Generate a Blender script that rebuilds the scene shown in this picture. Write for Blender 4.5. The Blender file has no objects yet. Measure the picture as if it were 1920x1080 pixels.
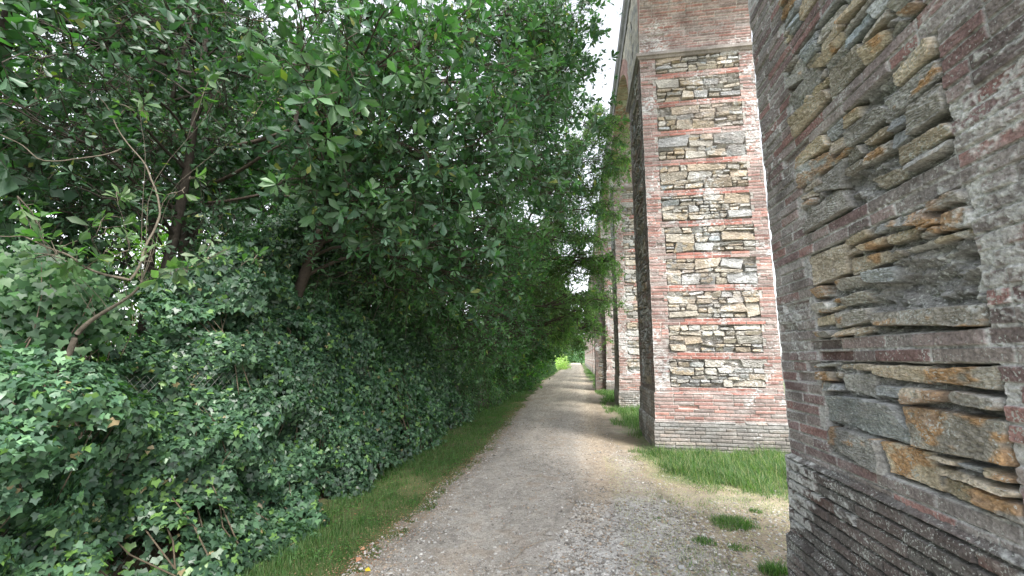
import bpy, math, random
import numpy as np
from mathutils import Matrix, Vector

sc = bpy.context.scene
col = sc.collection
PI = math.pi

# ------------------------------------------------------------------ camera
EYE = 1.6
FPX, PITCH, ROLL, YAW = 800.9, 0.1582, 0.0048, 0.155
_cy, _sy, _cp, _sp, _cr, _sr = math.cos(YAW), math.sin(YAW), math.cos(PITCH), math.sin(PITCH), math.cos(ROLL), math.sin(ROLL)
R0 = np.array([_cy, _sy, 0.0]); U0 = np.array([_sy * _sp, -_cy * _sp, _cp]); FW = np.array([-_sy * _cp, _cy * _cp, _sp])
RT = _cr * R0 + _sr * U0; UP = -_sr * R0 + _cr * U0
cam = bpy.data.cameras.new('camera'); cam.lens = FPX / 1920 * 36; cam.sensor_width = 36
cam.shift_y = 2.9 / 1920; cam.clip_start = 0.05; cam.clip_end = 4000
camo = bpy.data.objects.new('camera', cam); col.objects.link(camo)
m = Matrix.Identity(4)
for i in range(3):
    m[i][0] = RT[i]; m[i][1] = UP[i]; m[i][2] = -FW[i]
m[2][3] = EYE
camo.matrix_world = m
sc.camera = camo

# ------------------------------------------------------------------ world, sun, exposure
SUN_EL, SUN_AZ = math.radians(58), math.radians(140)      # azimuth from +Y towards +X
w = bpy.data.worlds.new('World'); sc.world = w; w.use_nodes = True
nt = w.node_tree; nt.nodes.clear()
sky = nt.nodes.new('ShaderNodeTexSky'); sky.sky_type = 'NISHITA'; sky.sun_disc = False
sky.sun_elevation = SUN_EL; sky.sun_rotation = SUN_AZ
sky.air_density = 1.0; sky.dust_density = 1.5; sky.ozone_density = 1.0
hs = nt.nodes.new('ShaderNodeHueSaturation'); hs.inputs['Saturation'].default_value = 0.22
bg = nt.nodes.new('ShaderNodeBackground'); bg.inputs[1].default_value = 0.15
wo = nt.nodes.new('ShaderNodeOutputWorld')
nt.links.new(sky.outputs[0], hs.inputs['Color']); nt.links.new(hs.outputs[0], bg.inputs[0]); nt.links.new(bg.outputs[0], wo.inputs[0])
sun = bpy.data.lights.new('sun', 'SUN'); sun.energy = 1.5; sun.angle = math.radians(12); sun.color = (1, .96, .9)
suno = bpy.data.objects.new('sun', sun); col.objects.link(suno)
sd = Vector((math.sin(SUN_AZ) * math.cos(SUN_EL), math.cos(SUN_AZ) * math.cos(SUN_EL), math.sin(SUN_EL)))
suno.rotation_euler = sd.to_track_quat('Z', 'Y').to_euler()
sc.view_settings.view_transform = 'Standard'; sc.view_settings.look = 'None'
sc.view_settings.exposure = 1.95; sc.view_settings.gamma = 1.0
sc.render.engine = 'CYCLES'
sc.cycles.max_bounces = 6; sc.cycles.diffuse_bounces = 4; sc.cycles.glossy_bounces = 2; sc.cycles.transmission_bounces = 3
sc.cycles.use_denoising = True

# ------------------------------------------------------------------ helpers
def at(px, py, y):
    """world point seen at photo pixel (1920 wide) at distance y along the path"""
    r = RT * (px - 960) - UP * (py - 542.9) + FW * FPX
    t = y / r[1]
    return np.array([r[0] * t, r[1] * t, r[2] * t + EYE])

def link(name, me, mat=None, parent=None):
    o = bpy.data.objects.new(name, me); col.objects.link(o)
    if mat is not None: me.materials.append(mat)
    if parent is not None: o.parent = parent
    return o

def tag(o, label=None, cat=None, group=None, kind=None):
    if label: o['label'] = label
    if cat: o['category'] = cat
    if group: o['group'] = group
    if kind: o['kind'] = kind
    return o

def empty(name, loc=(0, 0, 0)):
    o = bpy.data.objects.new(name, None); col.objects.link(o); o.location = loc
    o.empty_display_size = .2
    return o

def mesh_np(name, V, F, C=None, smooth=True):
    """V (n,3); F (m,3) or (m,4) or list of such; C (n,3) colours"""
    me = bpy.data.meshes.new(name)
    V = np.asarray(V, np.float32)
    Fs = F if isinstance(F, list) else [F]
    Fs = [np.asarray(f, np.int32) for f in Fs if len(f)]
    me.vertices.add(len(V)); me.vertices.foreach_set('co', V.ravel())
    idx = np.concatenate([f.ravel() for f in Fs]); tot = np.concatenate([np.full(len(f), f.shape[1], np.int32) for f in Fs])
    st = np.concatenate([[0], np.cumsum(tot)[:-1]]).astype(np.int32)
    me.loops.add(len(idx)); me.loops.foreach_set('vertex_index', idx)
    me.polygons.add(len(tot)); me.polygons.foreach_set('loop_start', st)
    me.polygons.foreach_set('use_smooth', np.full(len(tot), smooth))
    me.update(calc_edges=True)
    if C is not None:
        a = me.color_attributes.new('Col', 'FLOAT_COLOR', 'POINT')
        cc = np.ones((len(V), 4), np.float32); cc[:, :3] = C
        a.data.foreach_set('color', cc.ravel())
    return me

class Buf:
    def __init__(s): s.V = []; s.T = []; s.Q = []; s.C = []; s.n = 0
    def add(s, V, F, C=None):
        V = np.asarray(V, np.float32).reshape(-1, 3); F = np.asarray(F, np.int32)
        (s.T if F.shape[1] == 3 else s.Q).append(F + s.n)
        s.V.append(V)
        if C is None: C = (.5, .5, .5)
        C = np.asarray(C, np.float32)
        s.C.append(np.broadcast_to(C, (len(V), 3)).astype(np.float32)); s.n += len(V)
    def mesh(s, name, smooth=True):
        F = []
        if s.T: F.append(np.concatenate(s.T))
        if s.Q: F.append(np.concatenate(s.Q))
        return mesh_np(name, np.concatenate(s.V), F, np.concatenate(s.C), smooth)

def lattice(nu, nv, su, sv, rng):
    """smooth value noise on an nv x nu grid, lattice cell su x sv samples"""
    cu, cv = int(nu / su) + 3, int(nv / sv) + 3
    G = rng.random((cv, cu)).astype(np.float32) * 2 - 1
    x = np.arange(nu) / su + rng.random(); y = np.arange(nv) / sv + rng.random()
    xi = x.astype(int); yi = y.astype(int); fx = x - xi; fy = y - yi
    fx = fx * fx * (3 - 2 * fx); fy = fy * fy * (3 - 2 * fy)
    a = G[yi][:, xi] * (1 - fx) + G[yi][:, xi + 1] * fx
    b = G[yi + 1][:, xi] * (1 - fx) + G[yi + 1][:, xi + 1] * fx
    return a * (1 - fy)[:, None] + b * fy[:, None]

def fbm(nu, nv, su, sv, rng, octv=4, gain=.5):
    o = np.zeros((nv, nu), np.float32); a = 1; t = 0
    for i in range(octv):
        if su < 1.2 and sv < 1.2: break
        o += a * lattice(nu, nv, max(su, 1.0), max(sv, 1.0), rng); t += a; a *= gain; su /= 2; sv /= 2
    return o / max(t, 1) * 1.4

def hashn(x, y, s=0):
    """smooth 2-d noise at scattered points"""
    x = np.asarray(x, float); y = np.asarray(y, float)
    xi = np.floor(x); yi = np.floor(y); fx = x - xi; fy = y - yi
    fx = fx * fx * (3 - 2 * fx); fy = fy * fy * (3 - 2 * fy)
    def h(a, b):
        v = np.sin(a * 127.1 + b * 311.7 + s * 74.7) * 43758.5453
        return (v - np.floor(v)) * 2 - 1
    return (h(xi, yi) * (1 - fx) + h(xi + 1, yi) * fx) * (1 - fy) + (h(xi, yi + 1) * (1 - fx) + h(xi + 1, yi + 1) * fx) * fy

def sst(x, a, b):
    t = np.clip((x - a) / (b - a), 0, 1); return t * t * (3 - 2 * t)

# ------------------------------------------------------------------ materials
def new_mat(name):
    m = bpy.data.materials.new(name); m.use_nodes = True
    t = m.node_tree; t.nodes.clear()
    out = t.nodes.new('ShaderNodeOutputMaterial'); p = t.nodes.new('ShaderNodeBsdfPrincipled')
    t.links.new(p.outputs[0], out.inputs[0])
    return m, t, p, out

def nd(t, typ, **kw):
    n = t.nodes.new(typ)
    for k, v in kw.items():
        if k in n.inputs: n.inputs[k].default_value = v
        else: setattr(n, k, v)
    return n

def masonry_mat(name, sc1=60, speck=0.0, bump=.5, var=.35, blotch=3.0):
    m, t, p, out = new_mat(name)
    L = t.links.new
    a = nd(t, 'ShaderNodeAttribute', attribute_name='Col')
    tc = nd(t, 'ShaderNodeTexCoord')
    n1 = nd(t, 'ShaderNodeTexNoise', Scale=sc1, Detail=6.0, Roughness=.7); L(tc.outputs['Object'], n1.inputs['Vector'])
    n2 = nd(t, 'ShaderNodeTexNoise', Scale=blotch, Detail=5.0, Roughness=.6); L(tc.outputs['Object'], n2.inputs['Vector'])
    r1 = nd(t, 'ShaderNodeMapRange'); r1.inputs[1].default_value = .3; r1.inputs[2].default_value = .7
    r1.inputs[3].default_value = 1 - var; r1.inputs[4].default_value = 1 + var
    L(n1.outputs[0], r1.inputs[0])
    mx = nd(t, 'ShaderNodeVectorMath', operation='SCALE'); L(a.outputs['Color'], mx.inputs[0]); L(r1.outputs[0], mx.inputs['Scale'])
    r2 = nd(t, 'ShaderNodeMapRange'); r2.inputs[1].default_value = .35; r2.inputs[2].default_value = .65
    r2.inputs[3].default_value = .8; r2.inputs[4].default_value = 1.2
    L(n2.outputs[0], r2.inputs[0])
    mx2 = nd(t, 'ShaderNodeVectorMath', operation='SCALE'); L(mx.outputs[0], mx2.inputs[0]); L(r2.outputs[0], mx2.inputs['Scale'])
    last = mx2.outputs[0]
    if speck > 0:      # pale lichen spots
        v = nd(t, 'ShaderNodeTexNoise', Scale=95.0, Detail=3.0, Roughness=.55); L(tc.outputs['Object'], v.inputs['Vector'])
        g = nd(t, 'ShaderNodeTexNoise', Scale=6.0, Detail=4.0); L(tc.outputs['Object'], g.inputs['Vector'])
        ad = nd(t, 'ShaderNodeMath', operation='MULTIPLY_ADD'); L(g.outputs[0], ad.inputs[0]); ad.inputs[1].default_value = .45; L(v.outputs[0], ad.inputs[2])
        rr = nd(t, 'ShaderNodeMapRange'); rr.inputs[1].default_value = .83; rr.inputs[2].default_value = .89; rr.inputs[4].default_value = speck
        L(ad.outputs[0], rr.inputs[0])
        mm = nd(t, 'ShaderNodeMix', data_type='RGBA'); L(rr.outputs[0], mm.inputs[0]); L(last, mm.inputs[6]); mm.inputs[7].default_value = (.5, .52, .5, 1)
        last = mm.outputs[2]
    L(last, p.inputs['Base Color']); p.inputs['Roughness'].default_value = .9; p.inputs['Specular IOR Level'].default_value = .25
    b = nd(t, 'ShaderNodeBump', Strength=bump, Distance=.006); L(n1.outputs[0], b.inputs['Height']); L(b.outputs[0], p.inputs['Normal'])
    return m

def leaf_mat(name, rough=.42, trans=.25, spec=.5, tcol=(.30, .52, .13)):
    m, t, p, out = new_mat(name)
    L = t.links.new
    a = nd(t, 'ShaderNodeAttribute', attribute_name='Col')
    L(a.outputs['Color'], p.inputs['Base Color']); p.inputs['Roughness'].default_value = rough; p.inputs['Specular IOR Level'].default_value = spec
    tr = nd(t, 'ShaderNodeBsdfTranslucent')
    mx = nd(t, 'ShaderNodeMix', data_type='RGBA', blend_type='MULTIPLY'); mx.inputs[0].default_value = 1
    sc2 = nd(t, 'ShaderNodeVectorMath', operation='SCALE'); L(a.outputs['Color'], sc2.inputs[0]); sc2.inputs['Scale'].default_value = 6.0
    L(sc2.outputs[0], mx.inputs[6]); mx.inputs[7].default_value = (*tcol, 1)
    L(mx.outputs[2], tr.inputs[0])
    ms = nd(t, 'ShaderNodeMixShader'); ms.inputs[0].default_value = trans
    L(p.outputs[0], ms.inputs[1]); L(tr.outputs[0], ms.inputs[2]); L(ms.outputs[0], out.inputs[0])
    return m

def attr_mat(name, rough=.9, sc1=40, var=.3, bump=.3, dist=.004):
    m, t, p, out = new_mat(name)
    L = t.links.new
    a = nd(t, 'ShaderNodeAttribute', attribute_name='Col'); tc = nd(t, 'ShaderNodeTexCoord')
    n1 = nd(t, 'ShaderNodeTexNoise', Scale=sc1, Detail=6.0, Roughness=.7); L(tc.outputs['Object'], n1.inputs['Vector'])
    r1 = nd(t, 'ShaderNodeMapRange'); r1.inputs[1].default_value = .3; r1.inputs[2].default_value = .7
    r1.inputs[3].default_value = 1 - var; r1.inputs[4].default_value = 1 + var
    L(n1.outputs[0], r1.inputs[0])
    mx = nd(t, 'ShaderNodeVectorMath', operation='SCALE'); L(a.outputs['Color'], mx.inputs[0]); L(r1.outputs[0], mx.inputs['Scale'])
    L(mx.outputs[0], p.inputs['Base Color']); p.inputs['Roughness'].default_value = rough; p.inputs['Specular IOR Level'].default_value = .25
    b = nd(t, 'ShaderNodeBump', Strength=bump, Distance=dist); L(n1.outputs[0], b.inputs['Height']); L(b.outputs[0], p.inputs['Normal'])
    return m

M_NEAR = masonry_mat('weathered masonry', 70, speck=.9, bump=1.0, var=.5)
M_BRICK = masonry_mat('brick and stone masonry', 30, speck=.25, bump=.4, var=.28)
M_GROUND = attr_mat('soil', sc1=45, var=.35, bump=.5)
M_PATH = attr_mat('gravel path', sc1=75, var=.5, bump=1.0, dist=.012)
M_STONE = attr_mat('loose stone', sc1=60, var=.25)
M_BARK = attr_mat('bark', sc1=25, var=.45, bump=.8, dist=.01)
M_LEAFG = leaf_mat('glossy leaf', .45, .18)
M_LEAF = leaf_mat('leaf', .5, .3)
M_SPRAY = leaf_mat('thin bright leaf', .5, .30, .5, (.34, .50, .18))
M_IVY = leaf_mat('ivy leaf', .40, .15)
M_GRASS = leaf_mat('grass', .5, .3, .3)
M_DRY = leaf_mat('dry leaf', .8, .15, .2, (.5, .35, .2))
M_WIRE = attr_mat('galvanised wire', rough=.5, var=.1)

# ------------------------------------------------------------------ masonry relief
COURSE = .061
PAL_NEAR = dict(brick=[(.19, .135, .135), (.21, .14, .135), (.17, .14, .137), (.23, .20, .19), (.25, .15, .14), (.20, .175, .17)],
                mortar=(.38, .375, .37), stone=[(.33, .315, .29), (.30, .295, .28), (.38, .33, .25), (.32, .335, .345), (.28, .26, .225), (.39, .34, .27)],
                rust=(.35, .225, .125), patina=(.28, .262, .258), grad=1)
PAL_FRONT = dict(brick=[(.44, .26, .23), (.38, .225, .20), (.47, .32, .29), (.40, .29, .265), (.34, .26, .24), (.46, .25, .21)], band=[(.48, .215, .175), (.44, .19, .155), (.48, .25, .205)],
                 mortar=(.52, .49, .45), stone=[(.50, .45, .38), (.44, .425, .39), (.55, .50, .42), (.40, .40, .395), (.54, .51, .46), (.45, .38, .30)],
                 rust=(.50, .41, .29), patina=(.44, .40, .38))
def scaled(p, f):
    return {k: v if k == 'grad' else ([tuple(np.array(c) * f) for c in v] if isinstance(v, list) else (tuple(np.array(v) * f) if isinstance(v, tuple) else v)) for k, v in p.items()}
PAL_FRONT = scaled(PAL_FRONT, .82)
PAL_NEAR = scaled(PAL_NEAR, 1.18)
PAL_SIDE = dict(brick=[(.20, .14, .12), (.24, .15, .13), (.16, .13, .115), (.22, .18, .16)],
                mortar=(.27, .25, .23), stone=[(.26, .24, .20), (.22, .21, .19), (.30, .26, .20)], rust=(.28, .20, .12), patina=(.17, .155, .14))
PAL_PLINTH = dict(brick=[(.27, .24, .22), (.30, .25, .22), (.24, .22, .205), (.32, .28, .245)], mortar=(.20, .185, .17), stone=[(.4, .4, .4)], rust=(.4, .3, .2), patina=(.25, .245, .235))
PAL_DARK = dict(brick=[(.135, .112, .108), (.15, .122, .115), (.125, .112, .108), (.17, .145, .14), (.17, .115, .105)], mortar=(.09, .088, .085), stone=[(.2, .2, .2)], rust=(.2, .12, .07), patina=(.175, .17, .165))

def masonry(wid, z0, z1, res, seed, pal, quoin=None, first_panel=17, depth=1.0, big_st=1.0, lime=.25):
    """relief (metres, outwards) and colour of a wall face u in 0..wid, z in z0..z1"""
    rng = np.random.default_rng(seed)
    nu = int(round(wid / res)) + 1; nv = max(int(round((z1 - z0) / res)) + 1, 3)
    ru = wid / (nu - 1); rv = (z1 - z0) / (nv - 1)
    U, Z = np.meshgrid(np.linspace(0, wid, nu), np.linspace(z0, z1, nv))
    U = U.astype(np.float32); Z = Z.astype(np.float32)
    def fb(su, sv, o=4): return fbm(nu, nv, su / ru, sv / rv, rng, o)
    wu = U + .008 * fb(.09, .06) + .003 * fb(.02, .015, 2)
    wz = Z + .005 * fb(.20, .10) + .002 * fb(.03, .015, 2)
    bu_ = U + .0022 * fb(.03, .02, 2); bz_ = Z + .0018 * fb(.5, .2, 2) + .0009 * fb(.03, .02, 2)
    fine = fb(.02, .012, 3); mid = fb(.10, .05); grit = fb(.009, .007, 2); big = fb(.6, .4, 4)
    H = ((-.011 if not quoin else -.0055) * depth + .003 * fine * depth + .003 * mid).astype(np.float32)
    C = np.empty((nv, nu, 3), np.float32); C[:] = pal['mortar']
    C *= (1 + .22 * fine + .15 * big)[..., None]
    def stamp(u0, u1, a0, a1, hb, tilt, rad, colr, soft, rough, kind):
        pad = .02
        i0, i1 = max(int((u0 - pad) / ru), 0), min(int((u1 + pad) / ru) + 2, nu)
        j0, j1 = max(int((a0 - z0 - pad) / rv), 0), min(int((a1 - z0 + pad) / rv) + 2, nv)
        if i1 <= i0 or j1 <= j0: return
        s = (slice(j0, j1), slice(i0, i1))
        cu, cz = (u0 + u1) / 2, (a0 + a1) / 2; hw, hh = (u1 - u0) / 2, (a1 - a0) / 2
        x = (wu if kind else bu_)[s] - cu; y = (wz if kind else bz_)[s] - cz
        if kind:      # stones: tilted, trapezoid
            y = y - tilt[0] * x; x = x - tilt[1] * y
            hh2 = hh * (1 + tilt[2] * x / hw); hw2 = hw * (1 + tilt[3] * y / hh)
        else: hh2, hw2 = hh, hw
        rad = min(rad, hw * .9, hh * .9)
        qx = np.abs(x) - hw2 + rad; qy = np.abs(y) - hh2 + rad
        d = np.sqrt(np.maximum(qx, 0) ** 2 + np.maximum(qy, 0) ** 2) + np.minimum(np.maximum(qx, qy), 0) - rad
        k = sst(-d, -soft * .3, soft)
        g = hb + tilt[4] * x / max(hw, .01) + tilt[5] * y / max(hh, .01) + rough
        r = rough * 0
        if kind:      # bedding planes
            q = y / .012 + 1.5 * mid[s] + tilt[6]
            lay = np.abs((q - np.floor(q)) - .5) * 2
            g = g + .0045 * depth * (lay - .5) * tilt[7] + .005 * depth * mid[s] + .0025 * depth * fine[s] + .0016 * grit[s]
        else:
            g = g + .0010 * depth * fine[s] + .001 * mid[s] + .0010 * grit[s]
        H[s] = H[s] * (1 - k) + g * k
        cc = np.asarray(colr, np.float32)[None, None, :] * (1 + .12 * fine[s] + .16 * mid[s])[..., None]
        if kind and tilt[8] > 0:
            rk = (sst(mid[s] + .8 * big[s] + tilt[8] - .5, 0, .5))[..., None]
            cc = cc * (1 - rk) + np.asarray(pal['rust'], np.float32) * (1 + .25 * fine[s])[..., None] * rk
        kk = sst(-d, -.001, .004)[..., None] if not kind else sst(-d, -.002, .005)[..., None]
        C[s] = C[s] * (1 - kk) + cc * kk
    def bricks(u0, u1, k, deep=0.0):
        a0, a1 = k * COURSE + .005, (k + 1) * COURSE - .005
        if a1 < z0 or a0 > z1: return
        u = u0 - (rng.choice([.0, .16, .08, .24]) if u1 - u0 > .6 else 0)
        while u < u1 - .02:
            ln = .32 if rng.random() < .75 else .16
            if u1 - u0 <= .6: ln = rng.choice([.15, .30, .22])
            e = min(u + ln, u1)
            if u1 - e < .05: e = u1
            b = max(u, u0)
            if e - b > .025:
                pb = pal['band'] if 'band' in pal and k % 10 in (6, 7) and .25 < u < wid - .5 else pal['brick']
                c = np.array(pb[rng.integers(len(pb))]) * rng.uniform(.8, 1.2)
                if rng.random() < .25: c = c * .45 + np.array(pal['patina']) * .55
                miss = rng.random() < .02
                hb = (rng.normal(0, .0022) - (.018 if miss else 0)) * depth
                t = [0] * 9; t[4] = rng.normal(0, .0012); t[5] = rng.normal(0, .001)
                stamp(b + .003, e - .004, a0 + rng.normal(0, .0008), a1 + rng.normal(0, .0008), hb, t, .004, c, .0032, 0, 0)
            u = e
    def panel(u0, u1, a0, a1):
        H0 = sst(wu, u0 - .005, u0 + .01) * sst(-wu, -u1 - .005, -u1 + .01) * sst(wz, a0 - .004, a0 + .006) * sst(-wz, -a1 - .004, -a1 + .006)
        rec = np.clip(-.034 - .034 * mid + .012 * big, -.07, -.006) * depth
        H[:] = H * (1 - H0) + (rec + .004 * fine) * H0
        C[:] = C * (1 - (.42 if 'grad' in pal else .16) * H0[..., None])  # panel mortar darkened, shade of the gaps painted into the colour
        rects = [(u0, u1, a0 + .004, a1 - .004)]; out = []
        while rects:
            r = rects.pop()
            W, Hh = r[1] - r[0], r[3] - r[2]
            stop = rng.random() < .42
            if Hh > .21 * big_st or (Hh > .08 * big_st and not stop and W < Hh * 5):
                if W > Hh * 2.6 and Hh < .3 and rng.random() < .55:
                    c = r[0] + W * rng.uniform(.3, .7); rects += [(r[0], c, r[2], r[3]), (c, r[1], r[2], r[3])]
                else:
                    f = rng.uniform(.25, .75); c = r[2] + Hh * f
                    if min(c - r[2], r[3] - c) < .036 * big_st ** .5: out.append(r); continue
                    rects += [(r[0], r[1], r[2], c), (r[0], r[1], c, r[3])]
            elif W > .62 or (W > max(3.6 * Hh, .19 * big_st) and rng.random() < .82):
                c = r[0] + W * rng.uniform(.28, .72); rects += [(r[0], c, r[2], r[3]), (c, r[1], r[2], r[3])]
            else: out.append(r)
        for r in out:
            W, Hh = r[1] - r[0], r[3] - r[2]
            if rng.random() < .04: continue
            c = np.array(pal['stone'][rng.integers(len(pal['stone']))]) * rng.uniform(.8, 1.18)
            if rng.random() < .07: c = c * .6 + np.array((.30, .37, .42)) * .45
            t = [rng.normal(0, .055), rng.normal(0, .18), rng.normal(0, .14), rng.normal(0, .08), rng.normal(0, .006) * depth, rng.normal(0, .007) * depth,
                 rng.random() * 5, rng.uniform(.2, 1.3), 0]
            if rng.random() < (.42 if 'grad' not in pal else (.7 if a0 < 2.1 else .35)): t[8] = rng.uniform(.15, .8)
            hb = rng.normal(.003, .008) * depth
            g = rng.uniform(.0, .008); gb = rng.random() ** 1.6 * .016 * depth
            stamp(r[0] + g + .002, r[1] - g - .002, r[2] + g * .6 + gb, r[3] - g * .5 - .001, hb, t, rng.uniform(.008, .03), c, .0055, 0, 1)
    k0, k1 = int(z0 / COURSE) - 1, int(z1 / COURSE) + 1
    if quoin:
        qa, qb = quoin
        k = first_panel
        spans = []
        while k <= k1:
            e = k
            while (e % 10) not in (6, 7) : e += 1
            spans.append((k, e)); k = e + (8 - e % 10) if e % 10 == 6 else e + 1
        for (a, b) in spans:
            tooth = [rng.uniform(.0, .05) for _ in range(4)]
            ua, ub = qa + tooth[0], wid - qb - tooth[1]
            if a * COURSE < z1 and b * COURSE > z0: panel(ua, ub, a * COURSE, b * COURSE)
            sp = (b - a) // 3
            for kk in range(a, b):
                da = .055 if (kk - a) // 2 % 2 else 0
                bricks(0, ua - (da if rng.random() < .7 else 0) + .003, kk); bricks(ub + (da if rng.random() < .7 else 0) - .003, wid, kk)
        inpanel = set(k for a, b in spans for k in range(a, b))
        for k in range(k0, k1 + 1):
            if k not in inpanel: bricks(0, wid, k)
    else:
        for k in range(k0, k1 + 1): bricks(0, wid, k)
    # patina over everything
    pm = sst(big + .5 * mid, .15, .9)[..., None] * .55
    if 'grad' not in pal:
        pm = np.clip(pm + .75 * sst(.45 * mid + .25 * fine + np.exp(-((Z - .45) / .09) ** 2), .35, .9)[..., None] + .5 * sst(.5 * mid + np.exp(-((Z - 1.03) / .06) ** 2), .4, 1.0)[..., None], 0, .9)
    C = C * (1 - pm) + (np.asarray(pal['patina'], np.float32) * (1 + .2 * fine)[..., None]) * pm
    # lime wash and lime crust
    if 'grad' in pal: lime = lime + (.10 - .34 * U / wid)
    lm = sst(fb(.5, .5, 3) + .55 * fb(.05, .035, 4) + .35 * fine, .62 - lime, 1.05 - lime * .6)
    H = H + .0012 * lm * depth
    C = C * (1 - .8 * lm[..., None]) + np.array((.56, .565, .56), np.float32) * (1 + .15 * fine)[..., None] * .8 * lm[..., None]
    edge = np.minimum(np.clip(U / .016, 0, 1), np.clip((wid - U) / .016, 0, 1))
    H = H * edge
    return U, Z, H, np.clip(C, .02, .75)

def grid_faces(nu, nv):
    i = np.arange(nu - 1)[None, :] + np.arange(nv - 1)[:, None] * nu
    i = i.ravel(); return np.stack([i, i + 1, i + nu + 1, i + nu], 1)

def wob(z, s):     # shared wobble of a pier's corner
    return .004 * hashn(z * 9.0, z * 0 + s, 3) + .003 * hashn(z * 30.0, z * 0 + s, 5)

def face(buf, side, x0, x1, y0, y1, z0, z1, res, seed, pal, off=None, lean=0.0, flip=False, **kw):
    """side: W = path side (-X), S = camera side (-Y), N, E"""
    wid = (y1 - y0) if side in 'WE' else (x1 - x0)
    U, Z, H, C = masonry(wid, z0, z1, res, seed, pal, **kw)
    o = off(Z) if off else 0 * Z
    ctr = (U / wid - .5) * 2                       # -1..1, corners move out with the offset
    wo = wob(Z, 1) * np.abs(ctr) ** 30
    ex = o + H + wo
    if side == 'W': P = np.stack([x0 - ex + lean * Z, y0 + U + ctr * (o + wo), Z], -1)
    if side == 'E': P = np.stack([x1 + ex, y0 + U + ctr * (o + wo), Z], -1)
    if side == 'S': P = np.stack([x0 + U + ctr * (o + wo) + lean * Z * (1 - U / wid), y0 - ex, Z], -1)
    if side == 'N': P = np.stack([x0 + U + ctr * (o + wo) + lean * Z * (1 - U / wid), y1 + ex, Z], -1)
    nv, nu = U.shape
    idx = np.arange(nu * nv).reshape(nv, nu) + buf.n
    buf.add(P.reshape(-1, 3), grid_faces(nu, nv), C.reshape(-1, 3))
    return idx

def zipper(buf, A, B, ax=2):
    """join two border rows of vertices with a strip of triangles"""
    V = np.concatenate(buf.V); za, zb = V[A][:, ax], V[B][:, ax]
    i = j = 0; T = []
    while i < len(A) - 1 or j < len(B) - 1:
        if j == len(B) - 1 or (i < len(A) - 1 and za[i + 1] <= zb[j + 1]): T.append((A[i], A[i + 1], B[j])); i += 1
        else: T.append((A[i], B[j + 1], B[j])); j += 1
    buf.T.append(np.array(T, np.int32))
def corners(buf, W, S, N, E):
    zipper(buf, W[:, 0], S[:, 0]); zipper(buf, W[:, -1], N[:, 0]); zipper(buf, E[:, 0], S[:, -1]); zipper(buf, E[:, -1], N[:, -1])

# ------------------------------------------------------------------ aqueduct
XW, XE = 1.325, 3.44
SP, DP, YB = 6.85, 1.87, 8.085
IMP, RISE = 7.66, 2.0
TOP = 10.05
def py0(i): return YB + (i - 1) * SP       # pier 0 is the near one
aq = empty('aqueduct', (XW, 3, 0))
tag(aq, 'tall brick and stone aqueduct whose arched piers line the right side of the gravel path', 'aqueduct')
aq_inv = (-XW, -3, 0)
def part(name, me, mat, parent=None):
    p = parent or aq
    o = link(name, me, mat, p)
    o.location = aq_inv if p is aq else (0, 0, 0)
    return o

def low_off(z): return .055 - .030 * sst(z, .50, .535)
def mid_off(z): return .027 - .026 * sst(z, .985, 1.01)

def pier(i, rw, rs, ro, fine_top=None, seed=0, label=None, palw=PAL_SIDE, pals=PAL_FRONT, pl=PAL_PLINTH, pdeep=1.0, mat=None):
    y0 = py0(i); y1 = y0 + DP; mat = mat or M_BRICK
    qW, qS = dict(quoin=(.38, .40), first_panel=17), dict(quoin=(.26, .24), first_panel=18)
    b = Buf()
    if fine_top:
        zt = fine_top
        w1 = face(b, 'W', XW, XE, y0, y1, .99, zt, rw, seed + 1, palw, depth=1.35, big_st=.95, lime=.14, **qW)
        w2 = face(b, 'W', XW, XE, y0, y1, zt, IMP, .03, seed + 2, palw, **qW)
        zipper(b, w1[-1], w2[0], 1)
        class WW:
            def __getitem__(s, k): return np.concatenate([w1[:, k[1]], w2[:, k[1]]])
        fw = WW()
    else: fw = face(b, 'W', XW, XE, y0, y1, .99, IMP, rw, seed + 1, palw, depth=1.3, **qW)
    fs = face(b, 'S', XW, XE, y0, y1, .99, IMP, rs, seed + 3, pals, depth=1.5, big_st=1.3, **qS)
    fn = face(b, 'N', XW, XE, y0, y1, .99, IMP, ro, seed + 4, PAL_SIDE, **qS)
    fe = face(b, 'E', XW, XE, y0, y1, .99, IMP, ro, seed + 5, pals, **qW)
    corners(b, fw, fs, fn, fe)
    p = part('pier', b.mesh('pier', i > 1), mat)
    if label: p['label'] = label
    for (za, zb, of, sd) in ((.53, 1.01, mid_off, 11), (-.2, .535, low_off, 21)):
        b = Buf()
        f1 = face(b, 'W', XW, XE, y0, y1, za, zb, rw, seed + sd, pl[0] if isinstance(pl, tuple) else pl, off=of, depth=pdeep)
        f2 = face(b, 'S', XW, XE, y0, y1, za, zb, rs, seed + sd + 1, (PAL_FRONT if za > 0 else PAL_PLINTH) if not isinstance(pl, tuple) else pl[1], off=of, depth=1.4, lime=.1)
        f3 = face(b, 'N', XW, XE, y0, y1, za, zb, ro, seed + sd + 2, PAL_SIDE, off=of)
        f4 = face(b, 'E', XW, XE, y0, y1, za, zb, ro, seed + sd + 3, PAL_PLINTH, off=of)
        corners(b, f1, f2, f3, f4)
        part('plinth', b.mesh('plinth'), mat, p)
    return p

def box_grid(buf, x0, x1, y0, y1, z0, z1, c, n=1):
    V = [(x, y, z) for z in (z0, z1) for y in (y0, y1) for x in (x0, x1)]
    F = [(0, 1, 5, 4), (1, 3, 7, 5), (3, 2, 6, 7), (2, 0, 4, 6), (4, 5, 7, 6), (0, 2, 3, 1)]
    buf.add(V, F, c)

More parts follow.
